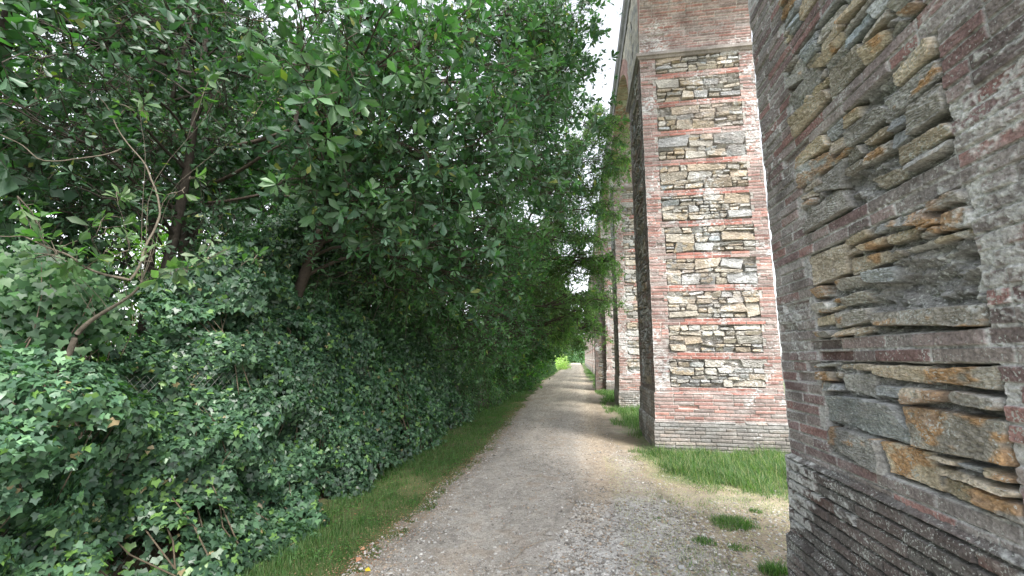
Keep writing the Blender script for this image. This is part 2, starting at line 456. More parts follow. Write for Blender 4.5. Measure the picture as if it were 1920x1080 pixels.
def impost(p, i):
    y0 = py0(i); y1 = y0 + DP
    b = Buf()
    c = (.30, .27, .25)
    prof = [(-.02, 0), (.02, .0), (.045, .035), (.075, .05), (.075, .11), (.03, .125), (-.02, .125)]
    ring = []
    n = len(prof)
    V = []
    for (o, z) in prof:
        for (x, y) in ((XW - o, y0 - o), (XE + o, y0 - o), (XE + o, y1 + o), (XW - o, y1 + o)): V.append((x, y, IMP - .125 + z))
    F = []
    for k in range(n - 1):
        for j in range(4): F.append((k * 4 + j, k * 4 + (j + 1) % 4, k * 4 + 4 + (j + 1) % 4, k * 4 + 4 + j))
    b.add(V, F, c)
    part('impost', b.mesh('impost', False), M_BRICK, p)

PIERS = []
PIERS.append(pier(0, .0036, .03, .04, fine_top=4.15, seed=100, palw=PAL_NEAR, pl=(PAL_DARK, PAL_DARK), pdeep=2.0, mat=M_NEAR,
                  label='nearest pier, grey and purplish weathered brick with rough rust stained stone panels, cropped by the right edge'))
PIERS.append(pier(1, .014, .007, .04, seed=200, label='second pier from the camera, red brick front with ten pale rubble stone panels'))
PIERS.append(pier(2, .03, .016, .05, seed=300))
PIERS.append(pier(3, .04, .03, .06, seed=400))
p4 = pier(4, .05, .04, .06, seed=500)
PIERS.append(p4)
def copy_part(o, parent, dy):
    c = o.copy(); col.objects.link(c); c.parent = parent
    if parent is aq: c.location = (o.location[0], o.location[1] + dy, o.location[2])
    for ch in [q for q in list(bpy.data.objects) if q.parent is o]: copy_part(ch, c, 0)
    return c
for i in range(5): impost(PIERS[i], i)
for i in range(5, 16): PIERS.append(copy_part(p4, aq, (i - 4) * SP))
if 'label' in p4: del p4['label']

def arch(i, fine=.06, seed=0):
    """arch and spandrel walls from pier i to pier i+1"""
    ya, yb = py0(i) + DP, py0(i + 1); yc = (ya + yb) / 2; a = (yb - ya) / 2
    rng = np.random.default_rng(seed)
    b = Buf()
    # soffit
    arc = PI * (a + RISE) / 2 * 1.02
    U, Z, H, C = masonry(XE - XW, 0, arc, fine, seed + 5, PAL_FRONT, depth=1.2)
    th = Z / arc * PI
    P = np.stack([XW + U, yc + np.cos(th) * (a - H), IMP + np.sin(th) * (RISE - H)], -1)
    nv, nu = U.shape
    b.add(P.reshape(-1, 3), grid_faces(nu, nv), C.reshape(-1, 3))
    s = part('arch', b.mesh('arch'), M_BRICK)
    # walls above: path side and field side
    y0, y1 = py0(i) + DP / 2, py0(i + 1) + DP / 2
    n = 120
    ys = np.unique(np.concatenate([np.linspace(y0, y1, n), [ya, yb]]))
    t = np.clip(1 - ((ys - yc) / a) ** 2, 0, 1)
    zb = IMP + RISE * np.sqrt(t)
    m_ = 40
    for (x, sg) in ((XW, -1), (XE, 1)):
        sp = Buf(); f = np.linspace(0, 1, m_)[:, None]
        Z = zb[None] + (TOP - .35 - zb[None]) * f
        Y = np.broadcast_to(ys[None], Z.shape)
        Hh = .012 * hashn(Y * 5, Z * 12, 7 + i) + .01 * hashn(Y * 11, Z * 25, 9 + i)
        X = x + sg * Hh * np.minimum(f * 8, 1)
        # ring of brick round the opening, rubble beyond
        d = np.sqrt(((Y - yc) / a) ** 2 + (np.maximum(Z - IMP, 0) / RISE) ** 2) - 1
        ring = (np.abs(Y - yc) < a) & (d < .17)
        sel = hashn(Y * 4 + i, Z * 11, 3)
        pal = PAL_FRONT if x == XE else dict(brick=[(.33, .20, .17)], stone=[(.36, .33, .28), (.28, .27, .25), (.40, .36, .29)])
        c = np.where(ring[..., None], np.array(pal['brick'][0]), np.where((sel > .25)[..., None], np.array(pal['stone'][0]), np.where((sel < -.25)[..., None], np.array(pal['stone'][1]), np.array(pal['stone'][2]))))
        c = c * (1 + .2 * hashn(Y * 20, Z * 30, 2))[..., None]
        nv, nu = Z.shape
        sp.add(np.stack([X, Y, Z], -1).reshape(-1, 3), grid_faces(nu, nv), c.reshape(-1, 3))
        part('spandrel_wall', sp.mesh('spandrel_wall'), M_BRICK, s)
    return s
a0 = arch(0, .014, 900)
a1 = arch(1, .03, 920)
a2 = arch(2, .06, 940)
for i in range(3, 15): copy_part(a2, aq, (i - 2) * SP)
# near end block above pier 0, channel, cornice
b = Buf(); YE = py0(15) + DP
y00 = py0(0)
box_grid(b, XW, XE, y00 - 2.5, y00 + DP / 2, IMP, TOP - .35, (.33, .29, .25)); part('spandrel_wall', b.mesh('spandrel_wall', False), M_BRICK)
b = Buf()
prof = [(0, -.40), (.03, -.40), (.05, -.33), (.05, -.27), (.10, -.22), (.13, -.15), (.13, -.07), (.08, -.03), (.02, 0.0), (-.25, .05)]
V = []; F = []
for sg, x in ((-1, XW), (1, XE)):
    k0 = len(V)
    for (o, z) in prof:
        for y in (y00 - 2.5, YE): V.append((x + sg * o, y, TOP + z))
    for k in range(len(prof) - 1): F.append((k0 + 2 * k, k0 + 2 * k + 1, k0 + 2 * k + 3, k0 + 2 * k + 2))
n_ = len(prof) * 2
F.append((n_ - 2, n_ - 1, 2 * n_ - 1, 2 * n_ - 2))
b.add(V, F, (.24, .23, .23)); part('cornice', b.mesh('cornice', False), M_BRICK)

# the buttress against the fourth pier
b = Buf(); y0 = py0(3) + .25
PAL_BUT = dict(PAL_SIDE, brick=[(.16, .105, .09), (.19, .12, .10), (.13, .10, .09)], mortar=(.20, .18, .165))  # darker brick and mortar for the buttress front
f2 = face(b, 'S', .80, XW, y0, y0 + 1.3, -.1, 6.2, .02, 701, PAL_BUT, quoin=(.15, .15), first_panel=7)
f1 = face(b, 'W', .80, XW, y0, y0 + 1.3, -.1, 6.2, .03, 702, PAL_SIDE)
f3 = face(b, 'N', .80, XW, y0, y0 + 1.3, -.1, 6.2, .05, 703, PAL_SIDE)
zipper(b, f1[:, 0], f2[:, 0]); zipper(b, f1[:, -1], f3[:, 0])
o = part('buttress', b.mesh('buttress'), M_BRICK); o['label'] = 'dark brick and stone buttress standing out towards the path from the fourth pier'
b = Buf(); b.add([(.77, y0 - .03, 6.18), (XW, y0 - .03, 6.9), (XW, y0 + 1.33, 6.9), (.77, y0 + 1.33, 6.18), (XW, y0 - .03, 6.15), (XW, y0 + 1.33, 6.15)], [(0, 1, 2, 3)], (.25, .2, .18))
b.add([(.77, y0 - .03, 6.18), (XW, y0 - .03, 6.9), (XW, y0 - .03, 6.18)], [(0, 1, 2)], (.25, .2, .18))
part('coping', b.mesh('coping', False), M_BRICK, o)

# ------------------------------------------------------------------ ground and path
def path_left(y): return -1.72 - .035 * np.clip(y - 8, 0, 22) + .10 * hashn(y * .9, 0 * y + 1) + .04 * hashn(y * 4, 0 * y + 2)
def path_right(y):
    b = np.interp(y, [0, 3.9, 5.2, 6.8, 9, 12.6, 20, 40, 80], [1.35, 1.30, 1.15, .86, .62, .50, .50, .55, .6])
    return b + .12 * hashn(y * 1.1, 0 * y + 5) + .05 * hashn(y * 5, 0 * y + 6)
def gz(x, y): return .018 * hashn(x * .8, y * .8, 1) + .010 * hashn(x * 3, y * 3, 2) + .004 * hashn(x * 11, y * 11, 3)

def spaced(lo, d0, d1, step, hi, gr=1.12):
    c = list(np.arange(d0, d1, step)); s = step; v = d1
    while v < hi: c.append(v); s *= gr; v += s
    c.append(hi); s = step; v = d0 - step
    while v > lo: c.insert(0, v); s *= gr; v -= s
    c.insert(0, lo); return np.array(c)
xs = spaced(-900, -4, 3.6, .035, 900); ys = spaced(-60, 1.0, 11, .035, 1500)
X, Y = np.meshgrid(xs, ys)
inp = sst(X, path_left(Y) - .1, path_left(Y) + .25) * sst(-X, -path_right(Y) - .1, -path_right(Y) + .25)
near = np.exp(-((np.abs(X) / 30) ** 2))
Z = gz(X, Y) * near - .03 * inp
n1 = hashn(X * 1.5, Y * 1.5, 4) + .5 * hashn(X * 5, Y * 5, 5) + .4 * hashn(X * 14, Y * 14, 8)
dry = np.array((.33, .285, .225)); soil = np.array((.10, .075, .05)); grs = np.array((.10, .15, .045)); ltr = np.array((.12, .085, .055))
right = (X > 0)
k = sst(n1, -.6, .6)[..., None]
cr_ = dry * k + np.array((.27, .225, .165)) * (1 - k)
gm = sst(Y + .4 * n1 - 5.6 + .35 * (X - 2) , -.2, .5) * sst(X + .2 * n1, .8, 1.15) * (Y < 300)
cr_ = cr_ * (1 - .6 * gm[..., None]) + grs * .6 * gm[..., None]
cl_ = np.where((X < -2.9)[..., None], ltr, soil * .6 + grs * .6) * (1 + .3 * n1)[..., None]
cr_ = cr_ * (1 + .16 * hashn(X * 6, Y * 3.5, 14) + .12 * hashn(X * 17, Y * 17, 15))[..., None]
Cg = np.where(right[..., None], cr_, cl_)
far = sst(np.sqrt(X ** 2 + (Y * .5) ** 2), 14, 22)[..., None]
Cg = Cg * (1 - far) + np.array((.12, .17, .055)) * far
g = link('ground', mesh_np('ground', np.stack([X, Y, Z], -1).reshape(-1, 3), grid_faces(len(xs), len(ys)), np.clip(Cg, .02, .6).reshape(-1, 3)), M_GROUND)
tag(g, kind='structure')

rng = np.random.default_rng(5)
ysp = spaced(.5, 1.0, 9, .016, 220, 1.05); us = np.linspace(0, 1, 190)
Yp, Up = np.meshgrid(ysp, us, indexing='ij')
XL, XR = path_left(Yp) - .15, path_right(Yp) + .15
Xp = XL + (XR - XL) * Up
ed = np.minimum(Xp - path_left(Yp), path_right(Yp) - Xp)
nn = hashn(Xp * 2, Yp * 2, 21); n2 = hashn(Xp * 9, Yp * 9, 22); n3 = hashn(Xp * 38, Yp * 38, 23)
rut = -.012 * np.exp(-((Xp + .95) / .25) ** 2) - .012 * np.exp(-((Xp - .15) / .28) ** 2)
grav = sst(Xp + .35 * nn + .18 * n2 - .18 * (Yp - 4), -.25, .35) * sst(-Yp + .5 * nn, -5.6, -4.7)    # fresh grey gravel, near right
grav *= sst(-Xp, -1.1 - .2 * n2, -.8)
Zp = gz(Xp, Yp) * .6 + rut + .006 * n2 + (.004 + .006 * grav) * n3 + .002 * hashn(Xp * 80, Yp * 80, 24) - .035 * sst(-ed - .10 * n2 - .03 * n3, -.05, .15) + .002
base = np.array((.375, .345, .305)); warm = np.array((.40, .325, .24)); grey = np.array((.37, .355, .335)); pale = np.array((.42, .37, .29)); brown = np.array((.25, .195, .145))
kw = np.exp(-((Xp - .30 - .05 * nn) / .32) ** 2)[..., None] * sst(Yp, 4, 5.5)[..., None] * .8
c = base * (1 - kw) + warm * kw
kp = (sst(Yp, 9, 20) * .8)[..., None]; c = c * (1 - kp) + pale * kp
kd = (sst(n2 + nn * .8, .3, 1.2) * .5)[..., None]; c = c * (1 - kd) + brown * kd
ke = (sst(-ed + .06 * n2, -.30, .02) * .65)[..., None]; c = c * (1 - ke) + np.array((.25, .205, .15)) * ke
c = c * (1 - grav[..., None]) + grey * grav[..., None]
c = c * (1 + .22 * n3 + .12 * n2 + .10 * hashn(Xp * 4, Yp * 1.3, 27) + .10 * nn)[..., None]
for xr_, wr_ in ((-.95, .2), (.2, .22)): c = c * (1 + .10 * np.exp(-((Xp - xr_ + .08 * nn) / wr_) ** 2))[..., None]
p = link('gravel_path', mesh_np('gravel_path', np.stack([Xp, Yp, Zp], -1).reshape(-1, 3), grid_faces(len(us), len(ysp)), np.clip(c, .03, .7).reshape(-1, 3)), M_PATH)
tag(p, kind='structure')
def path_z(x, y): return gz(x, y) * .6 - .012 * np.exp(-((x + .95) / .25) ** 2) - .012 * np.exp(-((x - .15) / .28) ** 2) + .002

# ---- loose stones
ICO = None
def ico():
    t = (1 + 5 ** .5) / 2
    V = np.array([(-1, t, 0), (1, t, 0), (-1, -t, 0), (1, -t, 0), (0, -1, t), (0, 1, t), (0, -1, -t), (0, 1, -t), (t, 0, -1), (t, 0, 1), (-t, 0, -1), (-t, 0, 1)], float)
    V /= np.linalg.norm(V[0])
    F = np.array([(0, 11, 5), (0, 5, 1), (0, 1, 7), (0, 7, 10), (0, 10, 11), (1, 5, 9), (5, 11, 4), (11, 10, 2), (10, 7, 6), (7, 1, 8), (3, 9, 4), (3, 4, 2), (3, 2, 6), (3, 6, 8), (3, 8, 9), (4, 9, 5), (2, 4, 11), (6, 2, 10), (8, 6, 7), (9, 8, 1)])
    return V, F
def stones(P, S, C, rng):
    V, F = ico(); n = len(P)
    W = V[None] * (1 + rng.uniform(-.28, .28, (n, 12, 1)))
    W = W * (S[:, None, None] * rng.uniform(.6, 1.2, (n, 1, 3)) * np.array([1, 1, .6]))
    a = rng.uniform(0, 2 * PI, n); ca, sa = np.cos(a)[:, None], np.sin(a)[:, None]
    W = np.stack([W[..., 0] * ca - W[..., 1] * sa, W[..., 0] * sa + W[..., 1] * ca, W[..., 2]], -1) + P[:, None]
    Fa = (F[None] + (np.arange(n) * 12)[:, None, None]).reshape(-1, 3)
    return W.reshape(-1, 3), Fa, np.repeat(C, 12, 0)
rng = np.random.default_rng(8)
n = 80000
y = 2.6 + 9 * rng.random(n) ** 1.8; x = rng.uniform(-2.0, 2.4, n)
pl_, pr_ = path_left(y), path_right(y)
dens = .25 + 1.0 * ((x > -.25 + .15 * (y - 4)) & (y < 5.4)) + .6 * (x - pl_ < .25) + .35 * (hashn(x * 1.5, y * 1.5, 31) > .2)
kp = (rng.random(n) < dens) & (x > pl_ - .1) & ((x < pr_ + .1) | ((y < 7) & (rng.random(n) < .35)))
x, y = x[kp], y[kp]; n = len(x)
pr2_ = path_right(y)
S = rng.uniform(.003, .0075, n) + .012 * rng.random(n) ** 8 + .006 * rng.random(n) * ((x > -.25 + .15 * (y - 4)) & (y < 5.2))
cc = np.array([(.36, .34, .31), (.46, .44, .41), (.22, .20, .175), (.38, .31, .24), (.56, .54, .51)])[rng.integers(0, 5, n)] * rng.uniform(.75, 1.15, (n, 1))
V, F, C = stones(np.stack([x, y, np.where(x > pr2_, gz(x, y), path_z(x, y)) + S * .15], -1), S, cc, rng)
tag(link('gravel', mesh_np('gravel', V, F, C, False), M_STONE), 'loose grey and tan gravel scattered over the path', 'gravel', kind='stuff')
def big_stone(px, py, s, colr, lab, sd):
    r = RT * (px - 960) - UP * (py - 542.9) + FW * FPX; t = -EYE / r[2]; q = r * t
    rg = np.random.default_rng(sd)
    V, F, C = stones(np.array([[0, 0, s * .3]]), np.array([s]), np.array([colr]), rg)
    b = Buf(); b.add(V, F, C)
    V2, F2, C2 = stones(np.array([[s * .4, s * .3, s * .2]]), np.array([s * .6]), np.array([colr]) * .9, rg); b.add(V2, F2, C2)
    o = link('stone', b.mesh('stone', False), M_STONE); o.location = (q[0], q[1], float(path_z(q[0], q[1])))
    tag(o, lab, 'stone')
big_stone(1030, 1003, .045, (.33, .31, .28), 'pale angular stone lying in the middle of the path near the bottom of the photo', 1)
big_stone(1026, 1017, .026, (.30, .28, .25), 'small brown stone just in front of the pale angular stone on the path', 2)
big_stone(1245, 943, .040, (.36, .35, .33), 'flat grey stone at the edge of the fresh grey gravel beside the dry grass', 3)
big_stone(1128, 900, .020, (.22, .2, .18), 'small dark stone at the top of the grey gravel patch', 4)
big_stone(1278, 1068, .028, (.42, .42, .42), 'light grey stone lying in the coarse gravel at the bottom right', 6)

# ------------------------------------------------------------------ leaves
def tmpl(kind):
    if kind == 'obov':
        V = [(0, 0, 0), (-.13, .35, .05), (-.21, .70, .03), (0, .35, 0), (0, .7, -.03), (.13, .35, .05), (.21, .70, .03), (0, 1, -.12)]
        F = [(0, 1, 3), (0, 3, 5), (1, 2, 4), (1, 4, 3), (3, 4, 6), (3, 6, 5), (2, 7, 4), (4, 7, 6)]
    elif kind == 'lance':
        V = [(0, 0, 0), (-.15, .45, .05), (0, .5, -.02), (.15, .45, .05), (0, 1, -.12)]
        F = [(0, 1, 2), (0, 2, 3), (1, 4, 2), (2, 4, 3)]
    elif kind == 'ivy':
        V = [(0, .22, .0), (0, 0, -.02), (-.32, -.14, -.03), (-.50, .25, -.05), (-.25, .38, .0), (0, .85, -.10), (.25, .38, .0), (.50, .25, -.05), (.32, -.14, -.03)]
        F = [(0, 1, 2), (0, 2, 3), (0, 3, 4), (0, 4, 5), (0, 5, 6), (0, 6, 7), (0, 7, 8), (0, 8, 1)]
    elif kind == 'small':
        V = [(0, 0, 0), (-.24, .5, .04), (0, 1, -.05), (.24, .5, .04)]
        F = [(0, 2, 1), (0, 3, 2)]
    return np.array(V, np.float32), np.array(F, np.int32)

def norm(a): return a / np.maximum(np.linalg.norm(a, axis=-1, keepdims=True), 1e-6)
def put_leaves(buf, kind, P, D, N, S, C, wf=None):
    """P base, D along the leaf, N leaf normal, S length, C colour"""
    V, F = tmpl(kind); n = len(P)
    D = norm(D); Xa = norm(np.cross(D, N)); Na = np.cross(Xa, D)
    wv = (np.ones(n) if wf is None else wf)[:, None, None]
    W = (V[None, :, 0:1] * Xa[:, None] * wv + V[None, :, 1:2] * D[:, None] + V[None, :, 2:3] * Na[:, None]) * S[:, None, None] + P[:, None]
    Fa = (F[None] + (np.arange(n, dtype=np.int32) * len(V))[:, None, None]).reshape(-1, 3)
    buf.add(W.reshape(-1, 3), Fa, np.repeat(C, len(V), 0))

def tubes(buf, pts, rad, sides=4, c=(.1, .08, .06)):
    """pts (n,p,3), rad (n,p)"""
    pts = np.asarray(pts, float); rad = np.asarray(rad, float)
    n, p, _ = pts.shape
    T = np.gradient(pts, axis=1); T = norm(T)
    ref = np.where(np.abs(T[..., 2:3]) > .9, np.array([1.0, 0, 0]), np.array([0, 0, 1.0]))
    A = norm(np.cross(T, ref)); B = np.cross(T, A)
    an = np.arange(sides) / sides * 2 * PI
    W = pts[:, :, None] + rad[:, :, None, None] * (A[:, :, None] * np.cos(an)[None, None, :, None] + B[:, :, None] * np.sin(an)[None, None, :, None])
    i = np.arange(p - 1)[:, None] * sides + np.arange(sides)[None]
    j = np.arange(p - 1)[:, None] * sides + (np.arange(sides)[None] + 1) % sides
    f = np.stack([i, j, j + sides, i + sides], -1).reshape(-1, 4)
    Fa = (f[None] + (np.arange(n) * p * sides)[:, None, None]).reshape(-1, 4)
    C = np.broadcast_to(np.asarray(c, float), (n * p * sides, 3))
    buf.add(W.reshape(-1, 3), Fa, C)

def curve(a, b, n=8, sag=0.0, wig=0.0, rng=None):
    t = np.linspace(0, 1, n)[:, None]; a = np.asarray(a, float); b = np.asarray(b, float)
    p = a + (b - a) * t
    L = np.linalg.norm(b - a)
    p[:, 2] += sag * L * 4 * (t * (1 - t))[:, 0]
    if rng is not None and wig: 
        ph = rng.uniform(0, 6, 3); fr = rng.uniform(2, 5, 3)
        p += wig * L * np.sin(t * fr + ph) * np.sin(t * PI)
    return p

def shades(pal, n, rng, v=.22):
    pal = np.asarray(pal, float)
    return pal[rng.integers(0, len(pal), n)] * (1 + rng.uniform(-v, v, (n, 1)))

def tree(name, label, cat, trunk, clusters, kind, size, pal, group=None, twigs=40, whorl=7, along=0, seed=0, mat=None, bark=(.10, .08, .06),
         r0=.12, droop=.0, limb_r=.03, spread=1.0, branches=None, wf=1.0):
    """trunk: list of points; clusters: list of (centre, radius)"""
    rng = np.random.default_rng(seed)
    base = np.array(trunk[0], float)
    root = empty(name, tuple(base)); tag(root, label, cat, group)
    tb = Buf(); cb = Buf()
    tr = np.array(trunk, float)
    tt = np.linspace(0, len(tr) - 1, 6 * len(tr)); P = np.stack([np.interp(tt, np.arange(len(tr)), tr[:, k]) for k in range(3)], -1)
    P[:, 0] += .05 * np.sin(tt * 2.3 + seed); P[:, 1] += .05 * np.sin(tt * 1.7 + seed * 2)
    R = r0 * (1 - .75 * (tt / tt[-1]) ** .9); R[0] *= 1.5; R[1] *= 1.15
    bc = np.array(bark)
    tubes(tb, P[None] - base, R[None], 9, bc)
    cen = np.array([c[0] for c in clusters], float); rad = np.array([c[1] for c in clusters], float)
    for c, r in zip(cen, rad):
        lowe = P[:, 2] < max(c[2] - .1, P[2, 2] + .2)
        cand = np.where(lowe)[0] if lowe.any() else np.arange(3)
        d = np.linalg.norm(P[cand] - c, axis=1) + .4 * np.abs(P[cand][:, 2] - c[2] + .6)
        k = cand[np.argmin(d)]
        cu = curve(P[k], c, 10, .06, .06, rng)
        L = np.linalg.norm(c - P[k])
        lr = min(limb_r * (.5 + .35 * L), R[k] * .8)
        tubes(tb, cu[None] - base, np.linspace(lr, lr * .25, 10)[None], 6, bc)
        # secondary limbs
        m = max(int(twigs * (r / .8) ** 2 * rng.uniform(.8, 1.2)), 4)
        ns = max(m // 6, 2)
        u = norm(rng.normal(size=(ns, 3))); tip = c + u * r * rng.uniform(.5, .9, (ns, 1))
        st = cu[rng.integers(5, 10, ns)]
        tq = np.linspace(0, 1, 5)[None, :, None]
        sec = st[:, None] * (1 - tq) + tip[:, None] * tq; sec[:, 1:4] += rng.normal(0, .04 * r, (ns, 3, 3))
        tubes(tb, sec - base, np.broadcast_to(np.linspace(lr * .35, .004, 5), (ns, 5)), 4, bc * 1.1)
        # twigs
        si = rng.integers(0, ns, m); sj = rng.integers(1, 5, m)
        s0 = sec[si, sj]
        u = norm(rng.normal(size=(m, 3)) + .3 * (s0 - c) / max(r, .1))
        tl = rng.uniform(.25, .6, m) * min(r, 1.0)
        e = s0 + u * tl[:, None]; e[:, 2] += -droop * tl
        tw = s0[:, None] * (1 - tq[:, ::2]) + e[:, None] * tq[:, ::2]; tw[:, 1, 2] += .05 * tl
        tubes(tb, tw - base, np.broadcast_to(np.linspace(.004, .002, 3), (m, 3)), 3, bc * 1.25)
        ax = norm(e - s0)
        shade = shades(pal, m, rng, .25)
        def whorls(pos, ax, nl, shade, ang0):
            M = len(pos)
            ref = np.where(np.abs(ax[:, 2:3]) > .9, np.array([1.0, 0, 0]), np.array([0, 0, 1.0]))
            A = norm(np.cross(ax, ref)); B = np.cross(ax, A)
            j = np.arange(nl)[None]
            ph = j * 2.4 + rng.uniform(0, 6, (M, 1)); el = rng.uniform(ang0, 1.35, (M, nl))
            rd = A[:, None] * np.cos(ph)[..., None] + B[:, None] * np.sin(ph)[..., None]
            D = ax[:, None] * np.cos(el)[..., None] + rd * np.sin(el)[..., None] * spread
            D[..., 2] -= droop * .7
            D = norm(D + rng.normal(0, .22, D.shape))
            Nn = ax[:, None] * np.sin(el)[..., None] - rd * np.cos(el)[..., None] + rng.normal(0, .35, D.shape)
            Nn[..., 2] += .5
            S = size * rng.uniform(.6, 1.2, (M, nl)) * rng.uniform(.55, 1.2, (M, 1)) * (rng.random((M, nl)) > .2)
            Cc = np.repeat(shade[:, None], nl, 1) * rng.uniform(.8, 1.2, (M, nl, 1))
            Cc = np.where(rng.random((M, nl, 1)) < .02, np.array((.22, .24, .07)), Cc)
            put_leaves(cb, kind, (pos[:, None] + D * .01).reshape(-1, 3) - base, D.reshape(-1, 3), Nn.reshape(-1, 3), S.ravel(), Cc.reshape(-1, 3), np.full(S.size, wf))
        whorls(e, ax, whorl, shade, .5)
        for q in range(along):
            f = (q + .6) / (along + .6)
            whorls(s0 + (e - s0) * f, ax, 3, shade, .8)
    link('trunk', tb.mesh('trunk'), M_BARK, root)
    link('crown', cb.mesh('crown'), mat or M_LEAF, root)
    if branches:
        for pts, ra, rb in branches:
            bb = Buf(); pts = np.array(pts, float)
            q = np.linspace(0, len(pts) - 1, 5 * len(pts)); PP = np.stack([np.interp(q, np.arange(len(pts)), pts[:, k]) for k in range(3)], -1)
            PP += np.stack([.012 * np.sin(q * 5 + k) for k in range(3)], -1)
            tubes(bb, PP[None] - base, np.linspace(ra, rb, len(PP))[None], 7, np.array(bark) * 1.3)
            link('branch', bb.mesh('branch'), M_BARK, root)
    return root

G_DARK = [(.045, .092, .052), (.055, .11, .06), (.036, .075, .045), (.068, .13, .07)]
G_MID = [(.07, .14, .06), (.05, .11, .045), (.062, .135, .055), (.045, .095, .048), (.075, .15, .06)]
G_BRIGHT = [(.12, .24, .055), (.16, .29, .06), (.10, .20, .05), (.20, .33, .08)]
G_BLUE = [(.065, .135, .08), (.08, .155, .095), (.055, .115, .07), (.105, .19, .11)]
G_YEL = [(.16, .24, .05), (.12, .20, .045), (.20, .27, .06)]

# A: the broad leaved evergreen that overhangs the path close to the camera
pts = [(560, 60, 3.3), (640, 170, 3.5), (740, 90, 3.4), (700, 20, 3.8), (830, 40, 4.4), (850, 170, 4.2), (780, 280, 4.2), (900, 260, 4.8), (930, 120, 5.2),
       (960, 300, 5.6), (1000, 200, 6.2), (990, 40, 6.2), (1040, 110, 7.0), (1050, 230, 7.4), (870, 380, 5.2), (940, 430, 6.2), (1010, 350, 7.2), (820, 460, 5.2), (700, 380, 4.3), (600, 280, 3.8), (900, 500, 6.2), (640, 60, 4.6), (760, 190, 5.4), (880, 60, 6.6), (940, 200, 7.4), (1075, 330, 9), (1030, 20, 8.0), (1065, 50, 9.2), (1062, 60, 7.2), (1072, 150, 7.6), (1035, 90, 9), (1045, 150, 9.4), (1040, 210, 9.4)]
cl = [(at(*p), .55 + .055 * p[2] + .0) for p in pts]
tree('evergreen_tree', 'broad leaved evergreen whose glossy whorled leaves overhang the path at the top centre', 'tree',
     [(-3.9, 4.9, 0), (-3.8, 4.9, 1.6), (-3.5, 5.1, 3.2), (-3.0, 5.4, 5.0), (-2.4, 5.9, 6.8)], cl, 'obov', .15, G_BLUE + G_MID, twigs=80, whorl=8, along=1, seed=3, mat=M_LEAFG,
     r0=.11, limb_r=.022, bark=(.06, .048, .038),
     branches=[([at(600, 370, 4.6), at(500, 365, 4.6), at(390, 380, 4.4), at(300, 390, 4.8)], .012, .022),
               ([at(700, 205, 5.2), at(560, 240, 5.0), at(440, 275, 4.8), at(300, 305, 4.6)], .014, .040),
               ([at(600, 225, 4.4), at(500, 290, 4.4), at(400, 345, 4.6), at(340, 390, 5.0)], .012, .030)])
# B: tree at the left edge, nearest branches, leaves seen from below
ptsb = [(60, 60, 2.3), (200, 90, 2.6), (20, 200, 2.2), (330, 50, 3.0), (420, 150, 3.4), (130, 230, 2.7), (300, 230, 3.4), (470, 30, 3.4), (80, 330, 2.9), (20, 100, 3.6), (250, 20, 3.6), (400, 270, 4.4), (190, 330, 3.5), (280, 300, 3.9), (160, 250, 3.4), (240, 120, 3.6), (420, 380, 4.6), (480, 470, 5.0), (200, 500, 3.7), (120, 400, 3.4), (40, 430, 3.2), (180, 200, 3.1), (90, 300, 3.0), (230, 380, 3.2), (150, 560, 3.3), (420, 470, 4.2)]
cl = [(at(*p), .42 + .05 * p[2]) for p in ptsb]
tree('evergreen_tree', 'dark tree at the left edge with thin bare twigs and sky glinting between its leaves', 'tree',
     [(-4.6, 3.9, 0), (-4.6, 3.95, 1.5), (-4.4, 3.9, 3.2), (-4.0, 3.7, 5.2)], cl, 'obov', .095, G_DARK, twigs=85, whorl=7, along=1, seed=9, mat=M_LEAFG, r0=.10, limb_r=.016, bark=(.05, .042, .035))

# C: the leaning sapling with pale whorls at the left
q_ = 1.26
def sp_(px, py, y): return at(px, py, y * q_)
sap_leaf = [(sp_(210, 365, 1.9), .10), (sp_(350, 335, 2.1), .12), (sp_(160, 420, 1.75), .20), (sp_(50, 430, 1.6), .24), (sp_(110, 480, 1.7), .18), (sp_(300, 490, 1.9), .16), (sp_(350, 500, 1.95), .16), (sp_(430, 470, 2.2), .16),
            (sp_(265, 195, 2.1), .18), (sp_(20, 400, 1.7), .18), (sp_(230, 470, 1.9), .14), (sp_(470, 500, 2.3), .12), (sp_(410, 165, 2.3), .10), (sp_(480, 180, 2.5), .10)]
b0_ = sp_(160, 645, 1.87)
tree('sapling', 'leaning grey sapling at the left with pale whorls of rounded leaves against the dark wood', 'sapling',
     [(b0_[0] - .25, b0_[1] - .25, 0), b0_, sp_(198, 585, 1.86), sp_(240, 528, 1.85)], sap_leaf, 'obov', .10, [(.075, .13, .055), (.06, .11, .045), (.11, .16, .08)], twigs=110, whorl=6, seed=14, mat=M_LEAF,
     r0=.024, limb_r=.0022, bark=(.10, .085, .065),
     branches=[([sp_(240, 528, 1.85), sp_(150, 495, 1.8), sp_(70, 450, 1.7), sp_(0, 440, 1.6)],   .009, .003),
               ([sp_(240, 528, 1.85), sp_(290, 440, 1.95), sp_(300, 360, 2.0), sp_(250, 280, 2.1), sp_(190, 190, 2.2), sp_(110, 100, 2.2)], .008, .003),
               ([sp_(225, 280, 2.1), sp_(150, 300, 2.0), sp_(80, 300, 1.9), sp_(0, 250, 1.8)], .006, .003)])

